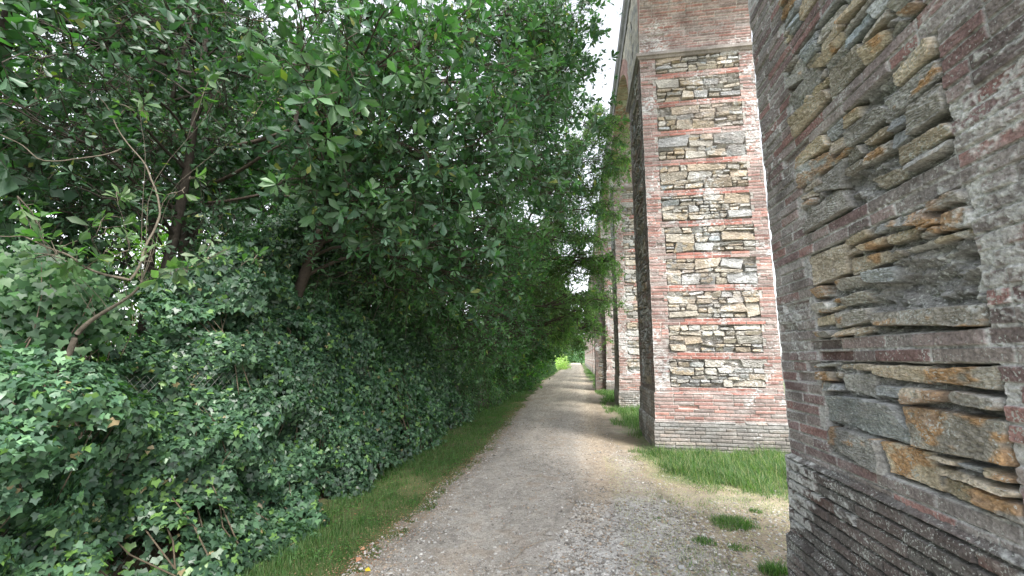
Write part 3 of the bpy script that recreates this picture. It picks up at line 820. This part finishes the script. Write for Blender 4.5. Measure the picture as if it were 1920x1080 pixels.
# D: middle trees with narrow leaves behind and beyond the evergreen
cl = [(at(*p), .95) for p in [(480, 120, 7), (380, 330, 7), (480, 420, 6), (600, 330, 6.5), (560, 200, 7.5), (700, 420, 7), (620, 450, 5.6), (520, 480, 5.0), (760, 330, 7.5), (420, 500, 5.6), (320, 180, 6.5), (680, 130, 8), (800, 60, 9)]]
tree('woodland_tree', 'dark narrow leaved tree deep in the shade behind the overhanging evergreen', 'tree',
     [(-5.6, 6.4, 0), (-5.6, 6.4, 2), (-5.3, 6.4, 4), (-5.0, 6.6, 7)], cl, 'lance', .12, G_DARK, twigs=85, whorl=6, along=3, seed=21, mat=M_LEAF, r0=.12, bark=(.05, .042, .035))
cl = [(at(*p), 1.0) for p in [(860, 560, 8), (930, 500, 9.5), (980, 420, 10), (1020, 330, 11), (1050, 260, 12), (900, 600, 8.5), (980, 540, 11), (1030, 450, 12.5), (1000, 620, 13), (820, 520, 7), (930, 640, 10), (760, 500, 6.4), (700, 520, 5.8), (1060, 180, 13), (880, 440, 10), (940, 380, 11), (960, 460, 13), (920, 540, 12), (1000, 480, 14), (1040, 380, 14), (1080, 400, 15), (1010, 580, 15), (870, 500, 11), (1060, 330, 14)]]
tree('woodland_tree', 'bushy dark green tree hanging low over the left verge in the middle distance', 'tree',
     [(-4.3, 9.6, 0), (-4.2, 9.6, 2), (-3.8, 9.8, 4.2), (-3.0, 10.2, 6.5)], cl, 'lance', .11, G_MID, twigs=110, whorl=6, along=3, seed=22, mat=M_LEAF, r0=.13, droop=.3, wf=1.25, bark=(.06, .05, .04))
# E: bright drooping tree reaching towards the piers
cl = [(at(*p), r) for p, r in [((1150, 225, 12.0), .6), ((1160, 300, 12.2), .6), ((1145, 400, 12.5), .6), ((1150, 480, 13), .45), ((1140, 560, 13.5), .5), ((1120, 620, 14), .5), ((1080, 635, 16), .6), ((1110, 560, 11.5), .55), ((1085, 600, 12), .55), ((1060, 620, 12.5), .5), ((1135, 215, 12.5), .6), ((1150, 290, 12.8), .65), ((1125, 350, 13), .8), ((1110, 440, 13.5), .8), ((1130, 500, 14), .7), ((1118, 560, 15), .75), ((1085, 500, 14), .9), ((1100, 600, 17), .85),
                              ((1060, 580, 15), 1.0), ((1050, 430, 14), 1.1), ((1090, 270, 13), .8), ((1030, 540, 14), 1.1), ((1070, 620, 19), .8), ((1110, 200, 13), .5), ((1128, 610, 17.5), .45)]]
tree('drooping_tree', 'bright green tree whose drooping sprays hang over the path beside the brick piers', 'tree',
     [(-3.6, 14.5, 0), (-3.4, 14.5, 2.2), (-2.6, 14.2, 4.4), (-1.4, 13.8, 6.6)], cl, 'lance', .12, [(.10, .18, .06), (.13, .22, .07), (.085, .15, .055), (.16, .25, .09), (.07, .13, .05)], twigs=170, whorl=5, along=4, seed=31, mat=M_SPRAY, r0=.14, droop=.7)
# F: row of trees farther along the fence
for i, (y, hh, x, lab) in enumerate([(19, 5.5, -3.4, 'first'), (24, 6, -3.6, 'second'), (30, 6, -3.8, 'third'), (37, 6.5, -4, 'fourth'), (45, 6.5, -4.2, 'fifth'), (54, 7, -5.0, 'last')]):
    rg = np.random.default_rng(50 + i); cl = []
    for k in range(24):
        cl.append((np.array([x + rg.uniform(-1.3, 2.6 if i < 4 else 1.4), y + rg.uniform(-2.8, 2.8), rg.uniform(1.8 + .02 * y, hh + 1.5)]), rg.uniform(.9, 1.4)))
    for k in range(5): cl.append((np.array([x + rg.uniform(0, .9), y + rg.uniform(-3, 3), rg.uniform(.7, 2.2)]), 1.0))
    tree('woodland_tree', f'{lab} of the leafy trees standing in line far down the left side of the path', 'tree', [(x, y, 0), (x, y, 2.5), (x + .5, y, hh)], cl,
         'small', .14, G_MID + G_BRIGHT[:1], group='trees lining the far left of the path', twigs=90, whorl=6, along=2, wf=1.5, seed=60 + i, r0=.15)
# deep wood: broad dark crowns that close the view behind the fence
dw = [(-6.8, .6), (-6.6, 3.4), (-7.0, 6.6), (-6.6, 9.6), (-6.2, 13.0), (-6.4, 17.5)]
for i, (x, y) in enumerate(dw):
    rg = np.random.default_rng(400 + i); cl = []
    for k in range(34):
        c = np.array([x + rg.uniform(-1.5, 1.9), y + rg.uniform(-2.0, 2.0), rg.uniform(1.2, 9.0)])
        d = c[0] / c[1] if c[1] > .3 else -9
        if -1.42 < d < -.92 and c[2] < 4.4 and rg.random() < .93: continue
        cl.append((c, rg.uniform(.9, 1.25)))
    tree('woodland_tree', ['broad dark tree deep in the wood at the far left edge', 'broad dark tree deep in the wood behind the leaning sapling', 'broad dark tree deep in the wood above the slender trunks', 'broad dark tree deep in the wood behind the ivy wall',
         'broad dark tree deep in the wood behind the low hanging tree', 'broad dark tree deep in the wood behind the drooping tree'][i], 'tree', [(x, y, 0), (x, y, 3), (x + .4, y, 7.5)], cl, 'small', .17, G_DARK,
         group='broad dark trees deep in the wood', twigs=30, whorl=6, along=2, seed=420 + i, r0=.17, wf=1.7, bark=(.06, .05, .04))
# G: background trees behind, brighter, in the open
bgp = [(-9.5, 2.0), (-10.5, 6.0), (-11, 10.5), (-9.5, 15.0), (-12, 20), (-9, -3)]
for i, (x, y) in enumerate(bgp):
    rg = np.random.default_rng(80 + i); cl = []
    for k in range(16): cl.append((np.array([x + rg.uniform(-1.8, 1.8), y + rg.uniform(-2.4, 2.4), rg.uniform(.8, 8.2)]), rg.uniform(.9, 1.3)))
    tree('background_tree', ['pale yellow green tree glimpsed behind the left edge of the ivy fence', 'light green tree glimpsed between the dark trunks behind the sapling', 'light tree in the clearing behind the narrow leaved tree',
         'sunlit tree beyond the wood behind the low hanging tree', 'pale tree beyond the far end of the wood', 'pale tree at the far left behind the dark edge tree'][i], 'tree',
         [(x, y, 0), (x, y, 3), (x + .3, y, 7)], cl, 'small', .15, G_YEL if i in (0, 1, 5) else G_BRIGHT, group='pale trees behind the wood', twigs=45, whorl=5, along=1, seed=90 + i, r0=.14)
# dark bare trunks behind the fence
for i, (px, y, r, lab) in enumerate([(328, 4.6, .075, 'straight dark trunk right of the leaning sapling'), (300, 5.6, .05, 'thin dark trunk just left of the straight dark trunk'), (372, 5.2, .045, 'slender dark trunk right of the straight dark trunk'), (255, 4.2, .07, 'dark trunk directly behind the leaning sapling')]):
    b0 = at(px, 680, y); x = b0[0]
    rg = np.random.default_rng(i)
    cl = [(np.array([x + rg.uniform(-.8, .8), y + rg.uniform(-.8, .8), z]), .75) for z in (4.2, 4.9, 5.6, 6.3, 5.2, 6.8)]
    tree('woodland_tree', lab, 'tree', [(x, y, 0), (x + .02, y, 2), (x - .1, y, 4), (x + .2, y, 6)], cl, 'lance', .09, G_DARK, group='thin trunked trees behind the fence', twigs=40, whorl=5, along=2, seed=120 + i, r0=r, bark=(.05, .042, .034))

# ------------------------------------------------------------------ wire fence and ivy
fx = -3.25
wf = empty('wire_fence', (fx, 1.2, 0)); tag(wf, 'sagging diamond wire fence almost buried in ivy along the left side of the path', 'fence')
b = Buf()
L = 14.0; Hf = 1.45; st = .075
for s in (1, -1):
    starts = np.arange(-Hf, L + Hf, st)
    a = np.stack([0 * starts, starts, 0 * starts], -1); e = np.stack([0 * starts + .0, starts + s * Hf * .9, 0 * starts + Hf], -1)
    keep = (np.minimum(a[:, 1], e[:, 1]) >= 0) & (np.maximum(a[:, 1], e[:, 1]) <= L)
    a, e = a[keep], e[keep]
    t = np.linspace(0, 1, 6)[None, :, None]
    P = a[:, None] * (1 - t) + e[:, None] * t
    P[..., 0] += .10 * hashn(P[..., 1] * .8, P[..., 2], 77) + .003 * s
    tubes(b, P, np.full(P.shape[:2], .0011), 3, (.20, .20, .18))
link('wire_mesh', b.mesh('wire_mesh', False), M_WIRE, wf)
for k in range(7):
    b = Buf(); y = .3 + k * 2.5
    tubes(b, [[(-.03, y, -.1), (-.03, y, 1), (-.03, y, 1.55)]], [[.024, .024, .024]], 8, (.12, .14, .11))
    link('post', b.mesh('post'), M_WIRE, wf)

HOLES = [(at(285, 815, 2.15), .13, .07), (at(350, 735, 2.5), .11, .06)]
def ivy_surface(y, z):
    x = -2.74 + .26 * np.exp(-np.maximum(z, 0) / .45) * sst(-y, -9, -6.5) - .26 * np.clip(z, 0, 1.8) ** 1.1 - .26 * sst(hashn(y * 3.1, z * 3.6, 45) + .35 * hashn(y * 8, z * 8, 46), .25, .7) + .17 * hashn(y * 1.1, z * 1.4, 41) + .13 * hashn(y * 3.0, z * 3.3, 42) + .07 * hashn(y * 7, z * 7, 43)
    x += .42 * np.exp(-((y - 1.95) / .45) ** 2 - ((z - 1.28) / .28) ** 2)             # bulging clump at the left
    x += .16 * np.exp(-((y - 4.3) / .8) ** 2 - ((z - 1.1) / .5) ** 2)
    x += -.30 * np.exp(-((y - 3.2) / .5) ** 2) * sst(z, .9, 1.5)
    x += sst(z, 1.7, 2.6) * (-.25 + .30 * hashn(y * 1.3, z * 1.1, 44))
    return x
def ivy_patch(label, y0, y1, zt, n, size, seed, pal, layers=3, kind='ivy', mat=None, name='ivy'):
    rng = np.random.default_rng(seed)
    base = np.array([-2.8, (y0 + y1) / 2, 0])
    lb = Buf(); sb = Buf()
    y = rng.uniform(y0, y1, n); top = zt(y) + .22 * hashn(y * 2.2, 0 * y, 51) + .10 * hashn(y * 7, 0 * y, 52)
    z = .02 + rng.random(n) ** .9 * np.maximum(top, .1)
    dp = rng.random(n) ** 1.3 * .34
    x = ivy_surface(y, z)
    k = np.ones(n, bool)
    for (c, ry, rz) in HOLES:
        # line of sight from the eye to the hole, compared on the ivy surface
        k &= ~((((y - c[1]) / ry) ** 2 + ((z - c[2]) / rz) ** 2) < 1)
    k &= ~((hashn(y * 2.6, z * 3.2, 55) + .3 * hashn(y * 9, z * 9, 56) > .66 - .35 * sst(z, 1.6, 2.2)) & (dp < .28))
    y, z, dp, x = y[k], z[k], dp[k], x[k]; n = len(y)
    nx = np.ones(n); ny = -(ivy_surface(y + .05, z) - ivy_surface(y - .05, z)) / .1; nz = -(ivy_surface(y, z + .05) - ivy_surface(y, z - .05)) / .1
    Nn = norm(np.stack([nx, ny, nz + .35], -1)); Nn = norm(Nn + rng.normal(0, .45, Nn.shape))
    D = np.stack([rng.normal(.35, .35, n), rng.normal(-.1, .6, n), -np.ones(n)], -1); D = norm(D - Nn * (D * Nn).sum(-1, keepdims=True))
    P = np.stack([x, y, z], -1) - np.stack([dp, 0 * dp, 0 * dp], -1)
    S = size * rng.uniform(.45, 1.3, n) * (1 + .25 * hashn(y * 1.3, z * 1.3, 60))
    tint = (1 + .30 * hashn(y * 2, z * 2, 61) + .15 * hashn(y * 7, z * 7, 62))[:, None]
    C = shades(pal, n, rng, .25) * tint
    young = rng.random(n) < .05 + .10 * (hashn(y * 1.7, z * 1.7, 63) > .4)
    C[young] = np.array((.13, .24, .06)) * rng.uniform(.8, 1.2, (young.sum(), 1))
    old = rng.random(n) < .006; C[old] = np.array((.34, .27, .15)) * rng.uniform(.7, 1.2, (old.sum(), 1))
    put_leaves(lb, kind, P - base, D, Nn, S, C)
    # stems
    m = int((y1 - y0) * 14)
    ys_ = rng.uniform(y0, y1, m); zt_ = zt(ys_) * rng.uniform(.5, 1, m)
    t = np.linspace(0, 1, 9)[None]
    Yt = ys_[:, None] + rng.normal(0, .35, (m, 1)) * t + .05 * np.sin(t * 9 + rng.uniform(0, 6, (m, 1))); Zt = zt_[:, None] * t
    Xt = ivy_surface(Yt, Zt) - rng.uniform(.05, .28, (m, 1))
    tubes(sb, np.stack([Xt, Yt, Zt], -1) - base, np.broadcast_to(np.linspace(.007, .003, 9), (m, 9)), 4, (.10, .08, .055))
    root = empty(name, tuple(base)); tag(root, label, 'ivy')
    link('foliage', lb.mesh('foliage'), mat or M_IVY, root); link('stem', sb.mesh('stem'), M_BARK, root)
    return root
IV = [(.042, .088, .05), (.055, .112, .06), (.035, .074, .044), (.068, .14, .072), (.048, .10, .06), (.095, .18, .088)]
ivy_patch('glossy ivy bulging over the fence at the left edge of the photo', .6, 3.3, lambda y: 1.68 + 0 * y, 42000, .058, 1, IV)
ivy_patch('dense ivy wall between the leaning sapling and the grassy verge, reaching the lowest branches', 3.3, 6.2, lambda y: np.interp(y, [3.3, 3.9, 4.8, 6.2], [2.0, 2.85, 3.5, 3.8]), 74000, .060, 2, IV)
ivy_patch('fine leaved ivy wall along the verge under the overhanging evergreen', 6.2, 11, lambda y: np.interp(y, [6.2, 8, 11], [3.7, 3.6, 2.8]), 46000, .070, 3, IV + G_MID[:2])
# hedge bushes farther down
rg = np.random.default_rng(44)
for i, (ya, yb) in enumerate([(11, 15.5), (15.5, 21), (21, 29), (29, 40), (40, 54)]):
    ivy_patch(['grey green bushy hedge just beyond the ivy wall', 'olive green stretch of hedge with dry stems in the middle distance', 'hedge stretch shaded by the drooping tree', 'distant hedge stretch beside the far verge', 'last stretch of hedge before the bright bush'][i],
              ya, yb, lambda y: 2.4 + 0 * y, int(18000 + 500 * i), .085 + .012 * i, 10 + i, G_MID + [(.09, .12, .05)], kind='small', mat=M_LEAF, name='hedge')['category'] = 'hedge'

# undergrowth masses closing the view between the fence and the trees
def bush(name, label, x, y, r, h, n, size, pal, kind='small', seed=0, group=None, mat=None):
    rng = np.random.default_rng(seed)
    root = empty(name, (x, y, 0)); tag(root, label, 'bush', group)
    u = norm(rng.normal(size=(n, 3))); u[:, 2] = np.abs(u[:, 2]); rr = rng.random(n) ** .35
    lump = 1 + .28 * hashn(u[:, 0] * 3 + seed, u[:, 1] * 3 + u[:, 2] * 2, 4)
    P = u * (rr * lump)[:, None] * [r, r, h]
    D = norm(u + rng.normal(0, .6, u.shape)); N = norm(u + rng.normal(0, .5, u.shape) + [0, 0, .4])
    lb = Buf(); put_leaves(lb, kind, P, D, N, size * rng.uniform(.6, 1.2, n), shades(pal, n, rng, .3))
    link('foliage', lb.mesh('foliage'), mat or M_LEAF, root)
    sb = Buf(); m = 24; q = P[rng.integers(0, n, m)]
    t = np.linspace(0, 1, 5)[None, :, None]; T = np.array([0, 0, 0.0])[None, None] * (1 - t) + q[:, None] * t
    T[..., 2] += .1 * h * np.sin(t[..., 0] * PI)
    tubes(sb, T, np.broadcast_to(np.linspace(.014, .004, 5), (m, 5)), 4, (.12, .10, .07)); link('stem', sb.mesh('stem'), M_BARK, root)
    return root
ub = [(-4.15, 4.25, .55, 3.0, 'right of the dark trunks and behind the ivy wall'), (-4.6, 2.7, .55, 2.6, 'left of the dark trunk behind the leaning sapling'), (-4.3, 1.6, .8, 1.3, 'behind the bulging ivy at the left edge'), (-4.1, 3.3, .6, 1.0, 'low in the gap beneath the dark trunks'), (-4.3, 5.3, 1.0, 2.6, 'behind the ivy wall under the overhanging evergreen'), (-4.2, 7.3, 1.1, 3.3, 'behind the fine leaved ivy wall'),
      (-4.2, 9.2, 1.1, 3.2, 'beside the trunk of the low hanging tree'), (-6.2, 8.8, 1.6, 4.2, 'deep in the wood behind the narrow leaved tree'), (-7.2, 4.6, 1.1, 1.5, 'low behind the dark trunks'), (-4.2, 11.8, 1.3, 3.6, 'behind the grey green hedge')]
for i, (x, y, r, h, lb_) in enumerate(ub):
    bush('undergrowth_bush', f'dark green undergrowth bush {lb_}', x, y, r, h, int(7000 * r * h), .085, G_DARK if i != 3 else G_MID, 'lance', 200 + i, 'undergrowth behind the fence')
bush('sunlit_bush', 'yellow green bush in a clearing seen through the gap between the dark trunks', -8.6, 7.2, 1.9, 3.6, 16000, .12, G_YEL, seed=303)
# broad leaved ivy climbing beside the sapling
rng = np.random.default_rng(88)
root = empty('ivy', (-3.5, 2.3, 0)); tag(root, 'light green broad leaved ivy hanging above the glossy ivy, left of the leaning sapling trunk', 'ivy')
lb = Buf(); sb = Buf(); ends = []
for (px, py, yy, rr, nn_) in [(60, 560, 2.3, .30, 420), (140, 560, 2.5, .28, 380), (20, 600, 2.3, .26, 360), (90, 610, 2.4, .26, 320), (190, 600, 2.7, .16, 130), (30, 500, 2.5, .20, 180)]:
    c = at(px, py, yy); u = rng.normal(0, .5, (nn_, 3)) * rr; P = c + u
    N = norm(np.array([.9, -.6, .3]) + rng.normal(0, .35, (nn_, 3))); D = np.stack([rng.normal(.2, .3, nn_), rng.normal(0, .4, nn_), -np.ones(nn_)], -1)
    D = norm(D - N * (D * N).sum(-1, keepdims=True))
    put_leaves(lb, 'ivy', P - [-3.5, 2.3, 0], D, N, (.062 * rng.uniform(.5, 1.3, nn_)), shades([(.035, .09, .035), (.05, .12, .04), (.028, .07, .03), (.07, .15, .05)], nn_, rng, .25))
    for q in range(6): ends.append(curve(np.array([-3.45 + rng.uniform(-.1, .1), 2.4 + rng.uniform(-.5, .5), .9]) - [-3.5, 2.3, 0], P[q] - [-3.5, 2.3, 0], 7, .02, .05, rng))
tubes(sb, np.array(ends), np.broadcast_to(np.linspace(.006, .003, 7), (len(ends), 7)), 4, (.14, .11, .08))
link('foliage', lb.mesh('foliage'), M_LEAF, root); link('stem', sb.mesh('stem'), M_BARK, root)
# bright bushes at the end of the path
bush('sunlit_bush', 'bright yellow green bush in the light at the far end of the path', -3.9, 62, 2.4, 2.3, 9000, .22, [(.50, .50, .30), (.56, .54, .36), (.42, .46, .26)], seed=301)
bush('sunlit_bush', 'pale bush standing past the bright yellow green one at the path end', -4.6, 72, 2.6, 3.0, 8000, .26, [(.26, .34, .12), (.20, .30, .10)], seed=302)
for i, (x, y, r, h) in enumerate([(-9, 105, 6, 8), (-2.5, 150, 8, 9), (-18, 120, 8, 10)]):
    tr_ = bush('distant_tree', ['hazy tree beyond the pale bush at the end of the path', 'faint far tree closing the view straight down the path', 'faint far tree left of the path end'][i], x, y, r, h, 9000, .7, [(.12, .20, .12), (.15, .23, .14)], seed=310 + i)
    tr_['category'] = 'tree'

# ------------------------------------------------------------------ grass
def blades(buf, P, h, rng, pal, width=.004, lean=.45):
    n = len(P); a = rng.uniform(0, 2 * PI, n); dx = np.stack([np.cos(a), np.sin(a), 0 * a], -1)
    sd_ = np.stack([-dx[:, 1], dx[:, 0], 0 * a], -1) * width
    l = (lean * rng.uniform(.2, 1.3, n) * h)[:, None]
    up = np.array([0, 0, 1.0])
    m1 = P + up * (h * .55)[:, None] + dx * l * .35; t = P + up * (h * .92)[:, None] + dx * l
    V = np.stack([P - sd_, P + sd_, m1 - sd_ * .7, m1 + sd_ * .7, t], 1).reshape(-1, 3)
    F = np.array([(0, 1, 3), (0, 3, 2), (2, 3, 4)])
    Fa = (F[None] + (np.arange(n) * 5)[:, None, None]).reshape(-1, 3)
    C = np.repeat(shades(pal, n, rng, .3), 5, 0)
    buf.add(V, Fa, C)
GR = [(.075, .14, .045), (.095, .165, .055), (.06, .11, .04), (.15, .20, .08)]
GRD = [(.07, .145, .045), (.09, .17, .055), (.06, .12, .04), (.15, .18, .08)]
rng = np.random.default_rng(70)
b = Buf()
n = 130000
y = 2.6 + 45 * rng.random(n) ** 2.4; x = path_left(y) - rng.random(n) ** 1.1 * (1.12 + .01 * y) + .08
d = hashn(x * 2.5, y * 2.5, 91) + .5 * hashn(x * 8, y * 8, 92)
k = (d + rng.normal(0, .3, n) > -.5 + .35 * (y < 4.6) * (x < -2.2))
x, y = x[k], y[k]; n = len(x)
edge_ = np.clip((path_left(y) - x) / .35, .25, 1)
h = (.02 + .06 * rng.random(n) ** 2.2) * edge_ * (1 + .6 * (hashn(x * 1.2, y * 1.2, 93) > .25)) * (1 + y / 30)
blades(b, np.stack([x, y, gz(x, y) - .005], -1), h, rng, GRD + GR[:1], .0022 + 0 * 1, .5)
n = 16000; y = 2.6 + 12 * rng.random(n) ** 1.6; x = path_left(y) - .12 - rng.random(n) * 1.05; k = hashn(x * 4, y * 4, 99) > -.1; x, y = x[k], y[k]; n = len(x)
a = rng.uniform(0, 2 * PI, n); D = np.stack([np.cos(a), np.sin(a), .15 + 0 * a], -1); N = norm(np.stack([rng.normal(0, .4, n), rng.normal(0, .4, n), 1 + 0 * a], -1))
put_leaves(b, 'small', np.stack([x, y, gz(x, y) + rng.uniform(.01, .04, n)], -1), D, N, rng.uniform(.012, .03, n), shades([(.08, .17, .05), (.11, .20, .06), (.06, .12, .04)], n, rng, .3), np.full(n, 1.6))
tag(link('verge_grass', b.mesh('verge_grass'), M_GRASS), 'short grass and weeds on the verge between path and ivy', 'grass', kind='stuff')
b = Buf()
n = 60000
y = 5.0 + 3.3 * rng.random(n); x = .8 + 2.9 * rng.random(n)
bd = np.interp(x, [.8, 1.0, 1.15, 1.35, 2.1, 3.7], [7.6, 7.3, 6.5, 5.9, 5.35, 5.2]) + .18 * hashn(x * 3, y * 3, 95)
k = (y > bd + rng.normal(.05, .22, n)) & (y < YB - .04) & (hashn(x * 3.2, y * 3.2, 111) + .5 * hashn(x * 9, y * 9, 112) + rng.normal(0, .3, n) > -.75 + .5 * (y < bd + .7))
x, y, bd = x[k], y[k], bd[k]; n = len(x)
h = (.03 + .10 * rng.random(n) ** 1.5) * np.clip((y - bd) / .8, .25, 1.15) * (1 + .75 * hashn(x * 4.5, y * 4.5, 98) + .3 * rng.normal(size=n)).clip(.2, 2.4)
blades(b, np.stack([x, y, gz(x, y) - .005], -1), h, rng, [(.075, .135, .05), (.095, .16, .06), (.06, .11, .045), (.14, .20, .09), (.26, .25, .14)], .003, .9)
n = 14000; y = rng.uniform(3.2, 8.0, n); x = rng.uniform(.75, 3.2, n); k = hashn(x * 2.4, y * 2.4, 101) + .5 * hashn(x * 7, y * 7, 102) > .15; x, y = x[k], y[k]
blades(b, np.stack([x, y, gz(x, y) - .003], -1), .012 + .028 * rng.random(len(x)), rng, GR + [(.30, .26, .14)], .002, .9)
n = 16000; y = rng.uniform(3.2, 7.6, n); x = rng.uniform(.35, 3.0, n)
blades(b, np.stack([x, y, gz(x, y) + .002], -1),   .007 + .016 * rng.random(n) ** 1.5, rng, [(.48, .42, .30), (.40, .34, .24), (.30, .24, .16)], .0014, 5.0)
for (ya, yb, xa) in ((9.2, 14.8, .62), (15, 22, .6), (23.8, 30, .6), (30, 60, .6)):
    n = 14000; y = rng.uniform(ya, yb, n); x = xa + .1 + 3.0 * rng.random(n) ** 1.1
    k = (~((x > XW - .05) & (((y - YB) % SP) < DP))) & (hashn(x * 3, y * 1.2, 96) > -.45) & (x > .92 + .35 * hashn(y * .8, 0 * y, 97) + .12 * hashn(y * 3, 0 * y, 98) + rng.normal(0, .10, n))
    x, y = x[k], y[k]; h = .05 + .12 * rng.random(len(x)) * (1 + y / 50) * np.clip((x - .5) / .6, .3, 1)
    blades(b, np.stack([x, y, gz(x, y) - .005], -1), h, rng, GR, .003 + .0001 * ya, .7)
tag(link('lush_grass', b.mesh('lush_grass'), M_GRASS), 'bright green grass growing at the feet of the brick piers', 'grass', kind='stuff')
def tuft(px, py, r, n, h, lab, sd):
    rr = RT * (px - 960) - UP * (py - 542.9) + FW * FPX; t = -EYE / rr[2]; q = rr * t
    rg = np.random.default_rng(sd); a = rg.uniform(0, 2 * PI, n); d = r * np.sqrt(rg.random(n)) * (1 + .3 * hashn(np.cos(a) * 2 + sd, np.sin(a) * 2, 3))
    d = np.minimum(d, r); P = np.stack([np.cos(a) * d * 1.3 + rg.normal(0, r * .12, n), np.sin(a) * d + rg.normal(0, r * .12, n), 0 * a - .005], -1)
    b = Buf(); blades(b, P, h * rg.uniform(.4, 1.1, n) * (1.1 - .5 * d / r), rg, GR, .0028, .9)
    o = link('grass_tuft', b.mesh('grass_tuft'), M_GRASS); o.location = (q[0], q[1], float(gz(q[0], q[1]))); tag(o, lab, 'grass tuft', 'grass tufts on the dry earth')
tuft(1375, 985, .17, 800, .10, 'largest grass tuft on the dry earth in front of the lush grass', 1)
tuft(1320, 1020, .08, 220, .06, 'small grass tuft left of and below the largest tuft', 2)
tuft(1388, 1032, .10, 260, .045, 'flat weedy tuft straight below the largest tuft', 3)
tuft(1452, 1075, .08, 380, .11, 'grass tuft growing against the foot of the nearest pier', 4)
tuft(1415, 962, .05, 160, .05, 'tiny tuft between the lush grass and the largest tuft', 5)
tuft(1235, 975, .05, 120, .03, 'thin low tuft at the edge of the grey gravel', 6)

# ------------------------------------------------------------------ leaf litter, single leaves, twigs
rng = np.random.default_rng(71)
n = 20000
y = 2.4 + 14 * rng.random(n) ** 1.8
side = rng.random(n)
x = np.where(side < .40, path_left(y) + rng.normal(-.04, .12, n), np.where(side < .55, rng.uniform(.2, 2.6, n), np.where(side < .92, rng.uniform(-2.8, -1.75, n), rng.uniform(-1.8, 1.2, n))))
k = ~((x > 1.1) & (y > 5.3)); x, y = x[k], y[k]; n = len(x)
b = Buf()
a = rng.uniform(0, 2 * PI, n)
D = np.stack([np.cos(a), np.sin(a), rng.normal(0, .2, n)], -1); N = norm(np.stack([rng.normal(0, .3, n), rng.normal(0, .3, n), 1 + 0 * a], -1))
S = rng.uniform(.006, .024, n)
put_leaves(b, 'small', np.stack([x, y, np.maximum(gz(x, y), path_z(x, y)) + .006], -1), D, N, S, shades([(.30, .20, .12), (.38, .28, .17), (.22, .14, .09), (.45, .36, .24), (.34, .15, .09)], n, rng, .3))
tag(link('leaf_litter', b.mesh('leaf_litter'), M_DRY), 'brown leaf litter gathered along the path edge', 'leaf litter', kind='stuff')
def fallen(px, py, s, c, lab, sd):
    rr = RT * (px - 960) - UP * (py - 542.9) + FW * FPX; t = -EYE / rr[2]; q = rr * t
    rg = np.random.default_rng(sd); b = Buf(); a = rg.uniform(0, 6)
    put_leaves(b, 'obov', np.array([[0, 0, .0]]), np.array([[math.cos(a), math.sin(a), .25]]), np.array([[.2, -.4, 1.0]]), np.array([s]), np.array([c]), np.array([1.9]))
    o = link('fallen_leaf', b.mesh('fallen_leaf'), M_DRY); o.location = (q[0], q[1], float(max(gz(q[0], q[1]), path_z(q[0], q[1])) + .012)); tag(o, lab, 'leaf')
fallen(695, 1076, .05, (.62, .50, .05), 'bright yellow fallen leaf on the path edge at the bottom', 1)
fallen(668, 1058, .06, (.50, .26, .16), 'reddish brown fallen leaf just left of the yellow one', 2)
fallen(675, 1034, .04, (.48, .27, .16), 'small rust coloured leaf above the reddish brown one', 3)
fallen(570, 968, .05, (.50, .38, .26), 'tan dead leaf at the foot of the ivy', 4)
def stick(pts, r, lab):
    b = Buf(); P = []
    for px, py in pts:
        rr = RT * (px - 960) - UP * (py - 542.9) + FW * FPX; q = rr * (-EYE / rr[2]); P.append((q[0], q[1], float(path_z(q[0], q[1])) + .012))
    P = np.array(P); o0 = P[0].copy()
    q = np.linspace(0, len(P) - 1, 4 * len(P)); PP = np.stack([np.interp(q, np.arange(len(P)), P[:, k]) for k in range(3)], -1)
    tubes(b, PP[None] - o0, np.linspace(r, r * .4, len(PP))[None], 5, (.38, .32, .25))
    o = link('twig', b.mesh('twig'), M_BARK); o.location = tuple(o0); tag(o, lab, 'twig')
stick([(965, 1052), (985, 1030), (1012, 1020), (1035, 1015)], .004, 'thin curved dry twig beside the pale angular stone')
stick([(940, 1072), (980, 1062), (1024, 1066)], .004, 'short dry twig lying across the path at the bottom')
stick([(1224, 1050), (1232, 1062), (1240, 1072)], .005, 'small forked twig in the grey gravel')
